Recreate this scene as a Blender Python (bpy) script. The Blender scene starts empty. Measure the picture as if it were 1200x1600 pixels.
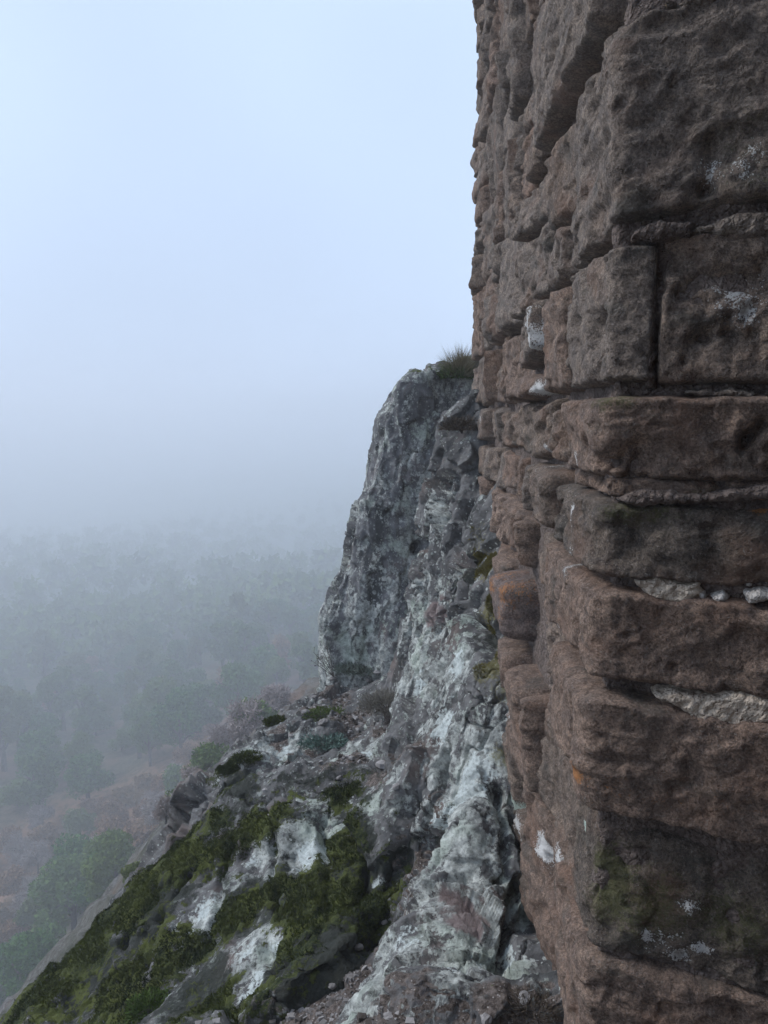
import bpy, math, random
import numpy as np

random.seed(7)
rng = np.random.default_rng(11)
R = math.radians
sc = bpy.context.scene
COL = sc.collection

# ------------------------------------------------------------------ camera
FPX, PITCH = 1209.0, R(7.0)          # focal length in photo pixels (1200x1600), tilt below level
cam_d = bpy.data.cameras.new('camera')
cam_d.sensor_fit = 'VERTICAL'
cam_d.sensor_height = 36.0
cam_d.lens = 36.0 * FPX / 1600.0
cam_d.clip_start = 0.02
cam_d.clip_end = 3000
cam = bpy.data.objects.new('camera', cam_d)
COL.objects.link(cam)
cam.rotation_euler = (R(90) - PITCH, 0, 0)
sc.camera = cam

# ------------------------------------------------------------------ sky, sun, exposure
SUN_DIR = np.array([-0.74, 0.20, 0.64]); SUN_DIR /= np.linalg.norm(SUN_DIR)
world = bpy.data.worlds.new('World')
sc.world = world
world.use_nodes = True
wn, wl = world.node_tree.nodes, world.node_tree.links
wn.clear()
w_out = wn.new('ShaderNodeOutputWorld')
w_bg = wn.new('ShaderNodeBackground')
w_sky = wn.new('ShaderNodeTexSky')
w_sky.sky_type = 'NISHITA'
w_sky.sun_disc = False
w_sky.sun_elevation = math.asin(SUN_DIR[2])
w_sky.sun_rotation = math.atan2(SUN_DIR[0], SUN_DIR[1])
w_sky.air_density = 1.0
w_sky.dust_density = 3.0
w_mix = wn.new('ShaderNodeMix'); w_mix.data_type = 'RGBA'
w_mix.inputs['Factor'].default_value = 0.93            # cloud deck over the clear sky
w_mix.inputs['B'].default_value = (5.45, 6.8, 9.0, 1)
w_bg.inputs['Strength'].default_value = 0.1
wl.new(w_sky.outputs[0], w_mix.inputs['A'])
w_tc = wn.new('ShaderNodeTexCoord')
w_no = wn.new('ShaderNodeTexNoise'); w_no.noise_dimensions = '4D'
w_no.inputs['Scale'].default_value = 1.3; w_no.inputs['Detail'].default_value = 2.0; w_no.inputs['W'].default_value = 1.4
w_mr = wn.new('ShaderNodeMapRange')                    # thicker and thinner cloud
w_mr.inputs['From Min'].default_value = 0.3; w_mr.inputs['From Max'].default_value = 0.7
w_mr.inputs['To Min'].default_value = 0.84; w_mr.inputs['To Max'].default_value = 1.18
w_cl = wn.new('ShaderNodeMix'); w_cl.data_type = 'RGBA'; w_cl.blend_type = 'MULTIPLY'; w_cl.inputs['Factor'].default_value = 1.0
wl.new(w_tc.outputs['Generated'], w_no.inputs['Vector']); wl.new(w_no.outputs['Fac'], w_mr.inputs['Value'])
wl.new(w_mix.outputs['Result'], w_cl.inputs['A']); wl.new(w_mr.outputs[0], w_cl.inputs['B'])
wl.new(w_cl.outputs['Result'], w_bg.inputs['Color'])
wl.new(w_bg.outputs[0], w_out.inputs[0])

sun_d = bpy.data.lights.new('sun', 'SUN')
sun_d.energy = 1.5
sun_d.angle = R(16)
sun_d.color = (1.0, 0.97, 0.94)
sun = bpy.data.objects.new('sun', sun_d)
COL.objects.link(sun)
from mathutils import Vector
sun.rotation_euler = Vector((-SUN_DIR[0], -SUN_DIR[1], -SUN_DIR[2])).to_track_quat('-Z', 'Y').to_euler()

sc.view_settings.view_transform = 'Standard'
sc.view_settings.look = 'None'
sc.view_settings.exposure = 0.45
sc.view_settings.gamma = 1.0
sc.cycles.volume_bounces = 4
sc.cycles.max_bounces = 6
sc.cycles.diffuse_bounces = 2
sc.cycles.glossy_bounces = 1
sc.cycles.use_denoising = True
sc.cycles.use_adaptive_sampling = True
sc.cycles.adaptive_threshold = 0.02

# ------------------------------------------------------------------ numpy helpers
def pix(x, y, d):
    """point at forward distance d behind photo pixel x, y (layout aid for the place's survey points)"""
    cx, cy = (x - 600) / FPX, (800 - y) / FPX
    c, s = math.cos(PITCH), math.sin(PITCH)
    dy, dz = c + cy * s, -s + cy * c
    k = d / dy
    return np.array([cx * k, d, dz * k])

_perm = np.random.default_rng(3).permutation(256).astype(np.int32)
_perm = np.concatenate([_perm, _perm, _perm])
_grad = np.random.default_rng(5).normal(size=(256, 3)).astype(np.float32)
_grad /= np.linalg.norm(_grad, axis=1)[:, None]

from concurrent.futures import ThreadPoolExecutor
_pool = ThreadPoolExecutor(4)
_gx, _gy, _gz = (np.ascontiguousarray(_grad[:, k]) for k in range(3))
def _noise_chunk(p):
    x, y, z = (np.ascontiguousarray(p[:, k], dtype=np.float32) for k in range(3))
    fx, fy, fz = np.floor(x), np.floor(y), np.floor(z)
    ix, iy, iz = fx.astype(np.int32) & 255, fy.astype(np.int32) & 255, fz.astype(np.int32) & 255
    x -= fx; y -= fy; z -= fz
    wx, wy, wz = (t * t * t * (t * (t * 6 - 15) + 10) for t in (x, y, z))
    out = None
    lx = []
    for dx in (0, 1):
        hx = _perm.take(ix + dx); ly = []
        for dy in (0, 1):
            hy = _perm.take(hx + iy + dy); lz = []
            for dz in (0, 1):
                h = _perm.take(hy + iz + dz)
                lz.append(_gx.take(h) * (x - dx) + _gy.take(h) * (y - dy) + _gz.take(h) * (z - dz))
            ly.append(lz[0] + (lz[1] - lz[0]) * wz)
        lx.append(ly[0] + (ly[1] - ly[0]) * wy)
    return (lx[0] + (lx[1] - lx[0]) * wx) * np.float32(1.6)

def noise(p):
    """3-D gradient noise, about -1..1"""
    p = np.asarray(p, np.float32)
    if len(p) < 20000: return _noise_chunk(p)
    return np.concatenate(list(_pool.map(_noise_chunk, np.array_split(p, max(4, len(p) // 16000)))))

def fbm(p, octaves=4, gain=0.5, lac=2.03):
    p = np.asarray(p, np.float32)
    a, s = 1.0, 0
    for k in range(octaves):
        s = s + a * noise(p + 17.3 * k)
        p = p * lac
        a *= gain
    return s

def ridged(p, octaves=3, gain=0.5):
    p = np.asarray(p, np.float32)
    a, s = 1.0, 0
    for k in range(octaves):
        s = s + a * (1 - np.abs(noise(p + 31.7 * k)) * 1.7)
        p = p * 2.1
        a *= gain
    return s

def _facet_chunk(p):
    p = np.asarray(p, np.float32)
    b = np.floor(p).astype(np.int32)
    best = np.full(len(p), 1e9, np.float32); val = np.zeros(len(p), np.float32)
    for dx in (-1, 0, 1):
        for dy in (-1, 0, 1):
            for dz in (-1, 0, 1):
                cx, cy, cz = b[:, 0] + dx, b[:, 1] + dy, b[:, 2] + dz
                h = _perm.take(_perm.take(_perm.take(cx & 255) + (cy & 255)) + (cz & 255))
                rx, ry, rz = p[:, 0] - cx - 0.5 - 0.45 * _gx.take(h), p[:, 1] - cy - 0.5 - 0.45 * _gy.take(h), p[:, 2] - cz - 0.5 - 0.45 * _gz.take(h)
                d2 = rx * rx + ry * ry + rz * rz
                h2 = (h * 7 + 13) & 255
                m = d2 < best
                best = np.where(m, d2, best)
                val = np.where(m, rx * _gx.take(h2) + ry * _gy.take(h2) + rz * _gz.take(h2) + 0.7 * _gx.take((h * 3 + 5) & 255), val)
    return val

def facets(p):
    """angular broken faces: each cell of a jittered lattice is a tilted plane, about -1..1"""
    p = np.asarray(p, np.float32)
    if len(p) < 20000: return _facet_chunk(p)
    return np.concatenate(list(_pool.map(_facet_chunk, np.array_split(p, max(4, len(p) // 16000)))))

def sstep(a, b, x):
    t = np.clip((x - a) / (b - a), 0, 1)
    return t * t * (3 - 2 * t)

def mesh_from(name, verts, faces, mat, smooth=True, attrs=None):
    """verts (N,3); faces (M,3|4) array"""
    verts = np.asarray(verts, np.float32); faces = np.asarray(faces, np.int32)
    me = bpy.data.meshes.new(name)
    n, k = faces.shape
    me.vertices.add(len(verts)); me.vertices.foreach_set('co', verts.ravel())
    me.loops.add(n * k); me.loops.foreach_set('vertex_index', faces.ravel())
    me.polygons.add(n); me.polygons.foreach_set('loop_start', np.arange(0, n * k, k, dtype=np.int32))
    me.polygons.foreach_set('use_smooth', np.full(n, smooth))
    for an, av in (attrs or {}).items():
        av = np.asarray(av, np.float32)
        if av.ndim == 2:
            at = me.attributes.new(an, 'FLOAT_COLOR', 'POINT')
            at.data.foreach_set('color', np.c_[av, np.ones(len(av))].astype(np.float32).ravel())
        else:
            at = me.attributes.new(an, 'FLOAT', 'POINT')
            at.data.foreach_set('value', av)
    me.update(calc_edges=True); me.validate()
    if mat: me.materials.append(mat)
    return me

def obj(name, me, parent=None, **props):
    o = bpy.data.objects.new(name, me)
    COL.objects.link(o)
    if parent: o.parent = parent
    for k, v in props.items(): o[k] = v
    return o

def grid_faces(nu, nv):
    i = np.arange(nu * nv).reshape(nu, nv)
    return np.stack([i[:-1, :-1], i[1:, :-1], i[1:, 1:], i[:-1, 1:]], -1).reshape(-1, 4)

# ------------------------------------------------------------------ materials
class NT:
    """small node-tree writer"""
    def __init__(self, name):
        self.m = bpy.data.materials.new(name); self.m.use_nodes = True
        self.n, self.l = self.m.node_tree.nodes, self.m.node_tree.links
        self.bsdf = self.n['Principled BSDF']
        self.bsdf.inputs['Specular IOR Level'].default_value = 0.25
        self.pos = self.n.new('ShaderNodeNewGeometry').outputs['Position']
    def set(self, sock, v):
        if hasattr(v, 'links') or hasattr(v, 'is_linked'): self.l.new(v, sock)
        elif isinstance(v, (tuple, list)) and len(v) == 3 and sock.type == 'RGBA': sock.default_value = (*v, 1)
        else: sock.default_value = v
    def scale(self, v, s):
        n = self.n.new('ShaderNodeVectorMath'); n.operation = 'MULTIPLY'
        self.set(n.inputs[0], v); n.inputs[1].default_value = s if isinstance(s, tuple) else (s, s, s)
        return n.outputs[0]
    def noise(self, s, detail=3, rough=0.55, vec=None, dist=0.0):
        n = self.n.new('ShaderNodeTexNoise'); n.inputs['Scale'].default_value = s
        n.inputs['Detail'].default_value = detail; n.inputs['Roughness'].default_value = rough
        n.inputs['Distortion'].default_value = dist
        self.l.new(vec or self.pos, n.inputs['Vector'])
        return n.outputs['Fac']
    def voro(self, s, feature='F1', vec=None, out='Distance', rand=1.0):
        n = self.n.new('ShaderNodeTexVoronoi'); n.inputs['Scale'].default_value = s; n.feature = feature
        n.inputs['Randomness'].default_value = rand
        self.l.new(vec or self.pos, n.inputs['Vector'])
        return n.outputs[out]
    def math(self, op, a, b=0.0, c=0.0):
        n = self.n.new('ShaderNodeMath'); n.operation = op
        for k, v in enumerate((a, b, c)): self.set(n.inputs[k], v)
        return n.outputs[0]
    def ramp(self, v, a, b, lo=0.0, hi=1.0):
        n = self.n.new('ShaderNodeMapRange'); n.interpolation_type = 'SMOOTHSTEP'
        self.set(n.inputs['Value'], v)
        n.inputs['From Min'].default_value = a; n.inputs['From Max'].default_value = b
        n.inputs['To Min'].default_value = lo; n.inputs['To Max'].default_value = hi
        return n.outputs[0]
    def mix(self, f, a, b, mode='MIX'):
        n = self.n.new('ShaderNodeMix'); n.data_type = 'RGBA'; n.blend_type = mode
        self.set(n.inputs['Factor'], f); self.set(n.inputs['A'], a); self.set(n.inputs['B'], b)
        return n.outputs['Result']
    def attr(self, name, out='Fac'):
        n = self.n.new('ShaderNodeAttribute'); n.attribute_name = name
        return n.outputs[out]
    def objinfo(self, out):
        return self.n.new('ShaderNodeObjectInfo').outputs[out]
    def bump(self, h, dist, strength=1.0, prev=None):
        n = self.n.new('ShaderNodeBump'); n.inputs['Distance'].default_value = dist
        n.inputs['Strength'].default_value = strength
        self.l.new(h, n.inputs['Height'])
        if prev: self.l.new(prev, n.inputs['Normal'])
        return n.outputs[0]
    def done(self, col, rough=0.9, normal=None):
        self.set(self.bsdf.inputs['Base Color'], col)
        self.set(self.bsdf.inputs['Roughness'], rough)
        if normal: self.l.new(normal, self.bsdf.inputs['Normal'])
        return self.m

def make_block_mat():
    t = NT('volcanic_block')
    tint = t.objinfo('Color')
    big = t.noise(5.0, 4)
    mid = t.noise(26.0, 5, 0.62)
    fine = t.noise(170.0, 4, 0.7)
    grit = t.noise(420.0, 2, 0.6)
    col = t.mix(t.ramp(mid, 0.35, 0.7), t.mix(1.0, tint, (0.66, 0.65, 0.66), 'MULTIPLY'), t.mix(1.0, tint, (1.28, 1.24, 1.2), 'MULTIPLY'))
    grain = t.noise(165.0, 3, 0.8)
    col = t.mix(t.ramp(grain, 0.36, 0.66), t.mix(1.0, col, (0.60, 0.59, 0.59), 'MULTIPLY'), t.mix(1.0, col, (1.40, 1.37, 1.34), 'MULTIPLY'))
    col = t.mix(t.math('MULTIPLY', t.math('MULTIPLY', t.ramp(big, 0.50, 0.70), t.ramp(grain, 0.3, 0.6, 0.6, 1.0)), 0.50), col, (0.23, 0.125, 0.08))      # rusty stain
    col = t.mix(t.math('MULTIPLY', t.ramp(t.noise(7.3, 4, 0.6, t.scale(t.pos, (1, 1, 1.7))), 0.54, 0.72), 0.6), col, (0.075, 0.072, 0.062))  # dark crust
    col = t.mix(t.math('MULTIPLY', t.ramp(fine, 0.57, 0.66), 0.55), col, (0.34, 0.30, 0.265))       # pale clasts
    col = t.mix(t.math('MULTIPLY', t.ramp(fine, 0.44, 0.34), 0.65), col, (0.06, 0.05, 0.046))
    # thin pale crystals
    sp = t.math('MULTIPLY', t.ramp(t.voro(150.0), 0.16, 0.08), t.ramp(t.noise(9.0, 3), 0.53, 0.66))
    col = t.mix(t.math('MULTIPLY', sp, 0.6), col, (0.42, 0.40, 0.38))
    # lichens, lime and growths painted by position on the stone
    edge = t.math('ADD', t.math('MULTIPLY', t.noise(60.0, 5, 0.75), 1.2), t.math('MULTIPLY', t.noise(260.0, 2, 0.6), 1.0))
    def growth(a, c, k=1.0, soft=0.06):
        nonlocal col
        m = t.ramp(t.math('ADD', t.attr(a), t.math('SUBTRACT', edge, 1.12)), 0.5 - soft, 0.5 + soft)
        col = t.mix(t.math('MULTIPLY', m, k), col, c)
        return m
    growth('green', (0.095, 0.10, 0.035), 0.7, 0.25)
    growth('yellow', (0.26, 0.21, 0.06), 0.8, 0.18)
    growth('orange', (0.44, 0.19, 0.065), 0.8, 0.16)
    wm = growth('white', (0.70, 0.69, 0.67), 0.92)
    growth('mint', (0.52, 0.62, 0.54), 0.95)
    h = t.math('ADD', t.math('MULTIPLY', mid, 1.0), t.math('MULTIPLY', fine, 0.55))
    pits = t.ramp(t.voro(110.0), 0.14, 0.26)
    pits = t.math('ADD', t.math('MULTIPLY', pits, t.ramp(t.noise(14.0, 2), 0.42, 0.6)), t.math('MULTIPLY', grit, 0.10))
    nrm = t.bump(h, 0.009, 0.9)
    nrm = t.bump(pits, 0.008, 0.9, nrm)
    nrm = t.bump(grain, 0.0055, 0.9, nrm)
    nrm = t.bump(wm, 0.002, 0.6, nrm)
    return t.done(col, t.ramp(mid, 0.3, 0.8, 0.78, 0.95), nrm)

def make_mortar_mat(name, base, dark, pale):
    t = NT(name)
    v = t.voro(95.0)
    v2 = t.voro(240.0)
    sepc = t.n.new('ShaderNodeSeparateColor'); t.l.new(t.voro(95.0, out='Color'), sepc.inputs[0]); vc = sepc.outputs[0]
    n = t.noise(45.0, 5, 0.65)
    col = t.mix(t.ramp(n, 0.3, 0.72), dark, base)
    col = t.mix(t.math('MULTIPLY', t.ramp(v, 0.5, 0.2), 0.55), col, t.mix(t.math('MULTIPLY', vc, 0.75), pale, dark))
    nrm = t.bump(t.math('SUBTRACT', 1.0, v), 0.008, 0.8)
    nrm = t.bump(t.math('ADD', t.math('MULTIPLY', v2, -0.6), n), 0.005, 0.9, nrm)
    return t.done(col, 0.95, nrm)

def make_rock_mat(name, base, dark, warm, lich=1.0):
    """bed rock with lichen crusts, moss and soil read from the surface attributes"""
    t = NT(name)
    fall = t.scale(t.pos, (1.0, 1.0, 0.35))
    big = t.noise(2.2, 4)
    mid = t.noise(11.0, 5, 0.62)
    fine = t.noise(70.0, 5, 0.68)
    col = t.mix(t.ramp(mid, 0.34, 0.68), dark, base)
    col = t.mix(t.math('MULTIPLY', t.ramp(t.noise(3.7, 4, 0.6), 0.53, 0.68), 0.75), col, warm)
    col = t.mix(t.math('MULTIPLY', t.ramp(t.noise(6.0, 4, 0.65, fall), 0.52, 0.66), 0.75), col, (0.045, 0.047, 0.046))  # black streaks
    # crustose lichens: blotchy patches plus round rosettes
    la = t.attr('lichen')
    nz = t.math('ADD', t.math('MULTIPLY', t.noise(11.0, 6, 0.75, t.scale(t.pos, (1, 1, 0.7)), 0.2), 1.0), t.math('MULTIPLY', t.noise(34.0, 4, 0.7), 0.45))
    lm = t.ramp(t.math('ADD', nz, t.math('MULTIPLY', la, 0.46)), 0.92, 1.02)
    ros = t.voro(16.0); rosc = t.voro(16.0, out='Color')
    sep = t.n.new('ShaderNodeSeparateColor'); t.l.new(rosc, sep.inputs[0])
    rsz = t.math('MULTIPLY', sep.outputs[0], 0.36)
    rm = t.math('MULTIPLY', t.ramp(t.math('SUBTRACT', t.math('ADD', ros, t.math('MULTIPLY', t.math('SUBTRACT', fine, 0.5), 0.5)), rsz), 0.06, -0.02), t.ramp(sep.outputs[1], 0.35, 0.45))
    rm = t.math('MULTIPLY', rm, t.ramp(la, 0.1, 0.5))
    lcol = t.mix(t.ramp(t.noise(26.0, 4, 0.7), 0.35, 0.7), (0.26, 0.272, 0.255), (0.66, 0.68, 0.635))
    lcol = t.mix(t.math('MULTIPLY', t.ramp(t.noise(4.5, 2), 0.5, 0.66), 0.4), lcol, (0.40, 0.48, 0.38))
    lcol = t.mix(t.math('MULTIPLY', t.ramp(fine, 0.50, 0.33), 0.6), lcol, (0.12, 0.13, 0.12))
    ro2 = t.voro(52.0); sep2 = t.n.new('ShaderNodeSeparateColor'); t.l.new(t.voro(52.0, out='Color'), sep2.inputs[0])
    rm2 = t.math('MULTIPLY', t.ramp(t.math('SUBTRACT', t.math('ADD', ro2, t.math('MULTIPLY', t.math('SUBTRACT', t.noise(160.0, 3), 0.5), 0.7)), t.math('MULTIPLY', sep2.outputs[0], 0.42)), 0.05, -0.03), t.ramp(sep2.outputs[1], 0.45, 0.55))
    rm = t.math('MAXIMUM', rm, t.math('MULTIPLY', rm2, t.ramp(la, -0.1, 0.35)))
    m_l = t.math('MULTIPLY', t.math('MAXIMUM', lm, t.math('MULTIPLY', rm, 0.85)), lich)
    col = t.mix(m_l, col, lcol)
    # solid pale crust sheets
    wm = t.ramp(t.math('ADD', t.attr('crust'), t.math('MULTIPLY', t.math('SUBTRACT', t.math('ADD', t.noise(17.0, 5, 0.7), t.math('MULTIPLY', fine, 0.5)), 0.75), 1.15)), 0.46, 0.54)
    col = t.mix(wm, col, t.mix(t.ramp(fine, 0.3, 0.6), (0.38, 0.415, 0.395), (0.60, 0.645, 0.625)))
    # bare reddish rock
    bm = t.ramp(t.math('ADD', t.attr('bare'), t.math('SUBTRACT', mid, 0.5)), 0.40, 0.60)
    col = t.mix(t.math('MULTIPLY', bm, 0.9), col, t.mix(fine, (0.15, 0.115, 0.11), (0.27, 0.20, 0.19)))
    # soil with grit
    sm = t.ramp(t.math('ADD', t.attr('soil'), t.math('MULTIPLY', t.math('SUBTRACT', mid, 0.5), 1.3)), 0.42, 0.62)
    scol = t.mix(t.ramp(fine, 0.35, 0.65), (0.055, 0.042, 0.035), (0.20, 0.165, 0.145))
    scol = t.mix(t.ramp(t.voro(75.0), 0.22, 0.12), scol, (0.36, 0.33, 0.31))
    col = t.mix(sm, col, scol)
    # yellow algae
    ym = t.ramp(t.math('ADD', t.attr('yellow'), t.math('MULTIPLY', t.math('SUBTRACT', fine, 0.5), 1.2)), 0.40, 0.70)
    col = t.mix(t.math('MULTIPLY', ym, 0.8), col, t.mix(fine, (0.09, 0.085, 0.035), (0.24, 0.21, 0.075)))
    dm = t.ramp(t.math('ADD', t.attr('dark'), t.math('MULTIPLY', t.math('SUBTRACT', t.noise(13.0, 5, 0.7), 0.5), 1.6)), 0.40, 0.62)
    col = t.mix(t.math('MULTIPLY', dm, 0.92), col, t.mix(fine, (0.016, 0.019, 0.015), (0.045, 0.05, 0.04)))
    # moss
    mn = t.math('ADD', t.math('MULTIPLY', t.noise(14.0, 5, 0.7), 1.0), t.math('MULTIPLY', fine, 0.35))
    mm = t.ramp(t.math('ADD', t.attr('moss'), t.math('MULTIPLY', t.math('SUBTRACT', mn, 0.68), 2.2)), 0.42, 0.56)
    mcol = t.mix(t.ramp(t.noise(5.0, 4, 0.6), 0.36, 0.62), (0.018, 0.026, 0.011), (0.082, 0.094, 0.024))
    mcol = t.mix(t.math('MULTIPLY', t.ramp(t.noise(120.0, 3), 0.4, 0.7), 0.5), mcol, (0.11, 0.125, 0.03))
    col = t.mix(mm, col, mcol)
    h = t.math('ADD', mid, t.math('MULTIPLY', fine, 0.45))
    nrm = t.bump(h, 0.02, 0.9)
    nrm = t.bump(t.noise(210.0, 3, 0.7), 0.006, 0.7, nrm)
    nrm = t.bump(t.math('MAXIMUM', m_l, t.math('MAXIMUM', wm, mm)), 0.004, 0.6, nrm)
    return t.done(col, 0.92, nrm)

def make_simple_mat(name, a, b, scale=20.0, rough=0.9, vary=0.25, trans=0.0):
    t = NT(name)
    n = t.noise(scale, 3)
    col = t.mix(t.ramp(n, 0.3, 0.7), a, b)
    hv = t.n.new('ShaderNodeHueSaturation')
    t.set(hv.inputs['Color'], col)
    t.set(hv.inputs['Value'], t.math('ADD', 1.0 - vary, t.math('MULTIPLY', t.objinfo('Random'), 2 * vary)))
    t.set(hv.inputs['Hue'], t.math('ADD', 0.49, t.math('MULTIPLY', t.objinfo('Random'), 0.02)))
    if trans: t.bsdf.inputs['Transmission Weight'].default_value = 0
    return t.done(hv.outputs[0], rough)

M_BLOCK = make_block_mat()
M_MORTAR = make_mortar_mat('joint_mortar', (0.205, 0.16, 0.138), (0.085, 0.066, 0.058), (0.29, 0.24, 0.21))
M_PALE = make_mortar_mat('pale_mortar', (0.68, 0.58, 0.47), (0.46, 0.375, 0.30), (0.76, 0.68, 0.58))
M_LIME = make_mortar_mat('white_lime', (0.72, 0.68, 0.64), (0.45, 0.41, 0.37), (0.80, 0.78, 0.75))
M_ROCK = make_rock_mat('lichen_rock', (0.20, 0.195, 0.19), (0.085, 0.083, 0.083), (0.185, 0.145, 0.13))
M_PINN = make_rock_mat('pinnacle_rock', (0.21, 0.21, 0.215), (0.10, 0.10, 0.105), (0.19, 0.15, 0.14), 0.9)

# ------------------------------------------------------------------ the tower
CORN = np.array([0.425, 1.5])
DL = np.array([0.04, 1.0]); DL /= np.linalg.norm(DL)          # along the flank, away from the near corner
DR = np.array([0.926, -0.377]); DR /= np.linalg.norm(DR)      # along the near face, to the right
NL = np.array([-DL[1], DL[0]])
NR = np.array([DR[1], -DR[0]])
ULEN = 3.62                                                    # length of the flank
D3 = np.array([0.93, 0.37]); D3 /= np.linalg.norm(D3)          # far face
N3 = np.array([-D3[1], D3[0]])
T0 = 0.030
def wall_path(u):
    """outline of the tower: u=0 near corner, u<0 flank, u>0 near face -> xy point and outward normal"""
    u = np.asarray(u, float)
    far = CORN + DL * ULEN
    P = np.where((u < 0)[:, None], CORN + DL * (-u)[:, None], CORN + DR * u[:, None])
    N = np.where((u < 0)[:, None], NL, NR) * 1.0
    k = u < -ULEN
    P[k] = far + D3 * (-u[k] - ULEN)[:, None]; N[k] = N3
    for c, uc, da, db, na, nb in ((CORN, 0.0, DL, DR, NL, NR), (far, -ULEN, D3, -DL, N3, NL)):
        k = np.abs(u - uc) < T0
        if k.any():
            s = ((u[k] - uc + T0) / (2 * T0))[:, None]
            A, B = c + da * T0, c + db * T0
            P[k] = A * (1 - s) ** 2 + 2 * c * s * (1 - s) + B * s ** 2
            n = na * (1 - s) + nb * s
            N[k] = n / np.linalg.norm(n, axis=1)[:, None]
    return P, N

def to_world(u, v, h):
    P, N = wall_path(u)
    return np.c_[P + N * h[:, None], v]

def wall_uv(x, y):
    """survey a photo pixel onto the tower's faces -> (u, v)"""
    r = pix(x, y, 1.0)
    out = None
    for d, sgn in ((DR, 1), (DL, -1)):
        A = np.array([[r[0], -d[0]], [r[1], -d[1]]])
        k, t = np.linalg.solve(A, CORN)
        if t > -1e-6 and k > 0:
            out = (sgn * t, r[2] * k)
            if sgn == 1 and x > 940: break
    return out

# growths on the tower: (attribute, photo x, y, radius u, radius v, weight)
GROWTH = [
    ('white', 1150, 458, .028, .034, .50), ('white', 1128, 448, .04, .02, .40), ('white', 1166, 484, .022, .03, .50), ('white', 1148, 470, .07, .06, .34),
    ('white', 1110, 270, .03, .03, .36), ('white', 1160, 265, .03, .035, .38), ('white', 1180, 240, .03, .04, .34),
    ('white', 851, 495, .060, .04, .62), ('white', 852, 530, .065, .05, .66), ('white', 853, 562, .055, .045, .62), ('white', 846, 608, .09, .026, .64),
    ('white', 810, 398, .06, .03, .5), ('white', 772, 428, .09, .025, .45), ('white', 756, 655, .12, .03, .42), ('white', 850, 712, .03, .04, .55),
    ('white', 898, 805, .025, .04, .6), ('white', 905, 720, .02, .03, .5),
    ('white', 840, 1325, .05, .04, .75), ('white', 856, 1345, .04, .05, .6), ('white', 812, 1290, .08, .03, .7), ('white', 868, 1375, .03, .05, .5),
    ('white', 1012, 1468, .016, .018, .56), ('white', 1060, 1500, .03, .022, .50), ('white', 1098, 1490, .026, .014, .54), ('white', 1040, 1480, .07, .05, .32), ('white', 1075, 1420, .03, .02, .42),
    ('white', 882, 980, .03, .04, .4), ('white', 900, 880, .03, .05, .42), ('white', 810, 1105, .1, .03, .6),
    ('mint', 904, 1292, .012, .013, .9), ('mint', 803, 1250, .05, .02, .9),
    ('orange', 1187, 792, .017, .011, 1.0), ('orange', 1165, 790, .01, .006, .5), ('orange', 921, 1202, .03, .022, .7), ('orange', 960, 1225, .05, .05, .24), ('orange', 1010, 1240, .06, .04, .22),
    ('orange', 826, 960, .09, .055, .52), ('orange', 803, 915, .10, .035, .45), ('orange', 803, 1248, .06, .015, .7), ('orange', 1150, 1240, .1, .04, .2),
    ('green', 945, 1385, .06, .08, .75), ('green', 1010, 1420, .10, .09, .5), ('green', 1150, 1450, .12, .08, .45), ('green', 990, 800, .08, .03, .45), ('green', 1130, 780, .06, .02, .45),
    ('green', 960, 625, .06, .02, .5), ('green', 1180, 250, .1, .1, .3),
    ('yellow', 797, 1180, .10, .10, .34), ('yellow', 820, 1500, .1, .12, .33), ('yellow', 790, 1020, .12, .05, .32),
]
GROWTH = [(a, *wall_uv(x, y), ru, rv, w) for a, x, y, ru, rv, w in GROWTH]

GROWTH += [('orange', -1.10, -.60, .05, .06, .44), ('orange', -1.12, -.68, .04, .04, .40), ('orange', -1.25, -.57, .07, .03, .36), ('orange', -1.45, -.50, .06, .04, .36)]

tower = bpy.data.objects.new('castle_tower', None)
COL.objects.link(tower)
tower.location = (0.9, 3.0, -1.6)
tower['label'] = 'weathered castle tower of large brown volcanic stone blocks beside the lichen rocks'
tower['category'] = 'tower'
TINV = tower.matrix_world.inverted()
from mathutils import Matrix
def part(name, me, parent, **kw):
    o = obj(name, me, parent, **kw)
    o.matrix_parent_inverse = Matrix.Translation(-Vector(parent.location))
    return o

def axis(a, b, step_fn):
    s = [a]
    while s[-1] < b - 1e-6:
        s.append(min(b, s[-1] + step_fn(s[-1])))
    return np.array(s)

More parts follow.
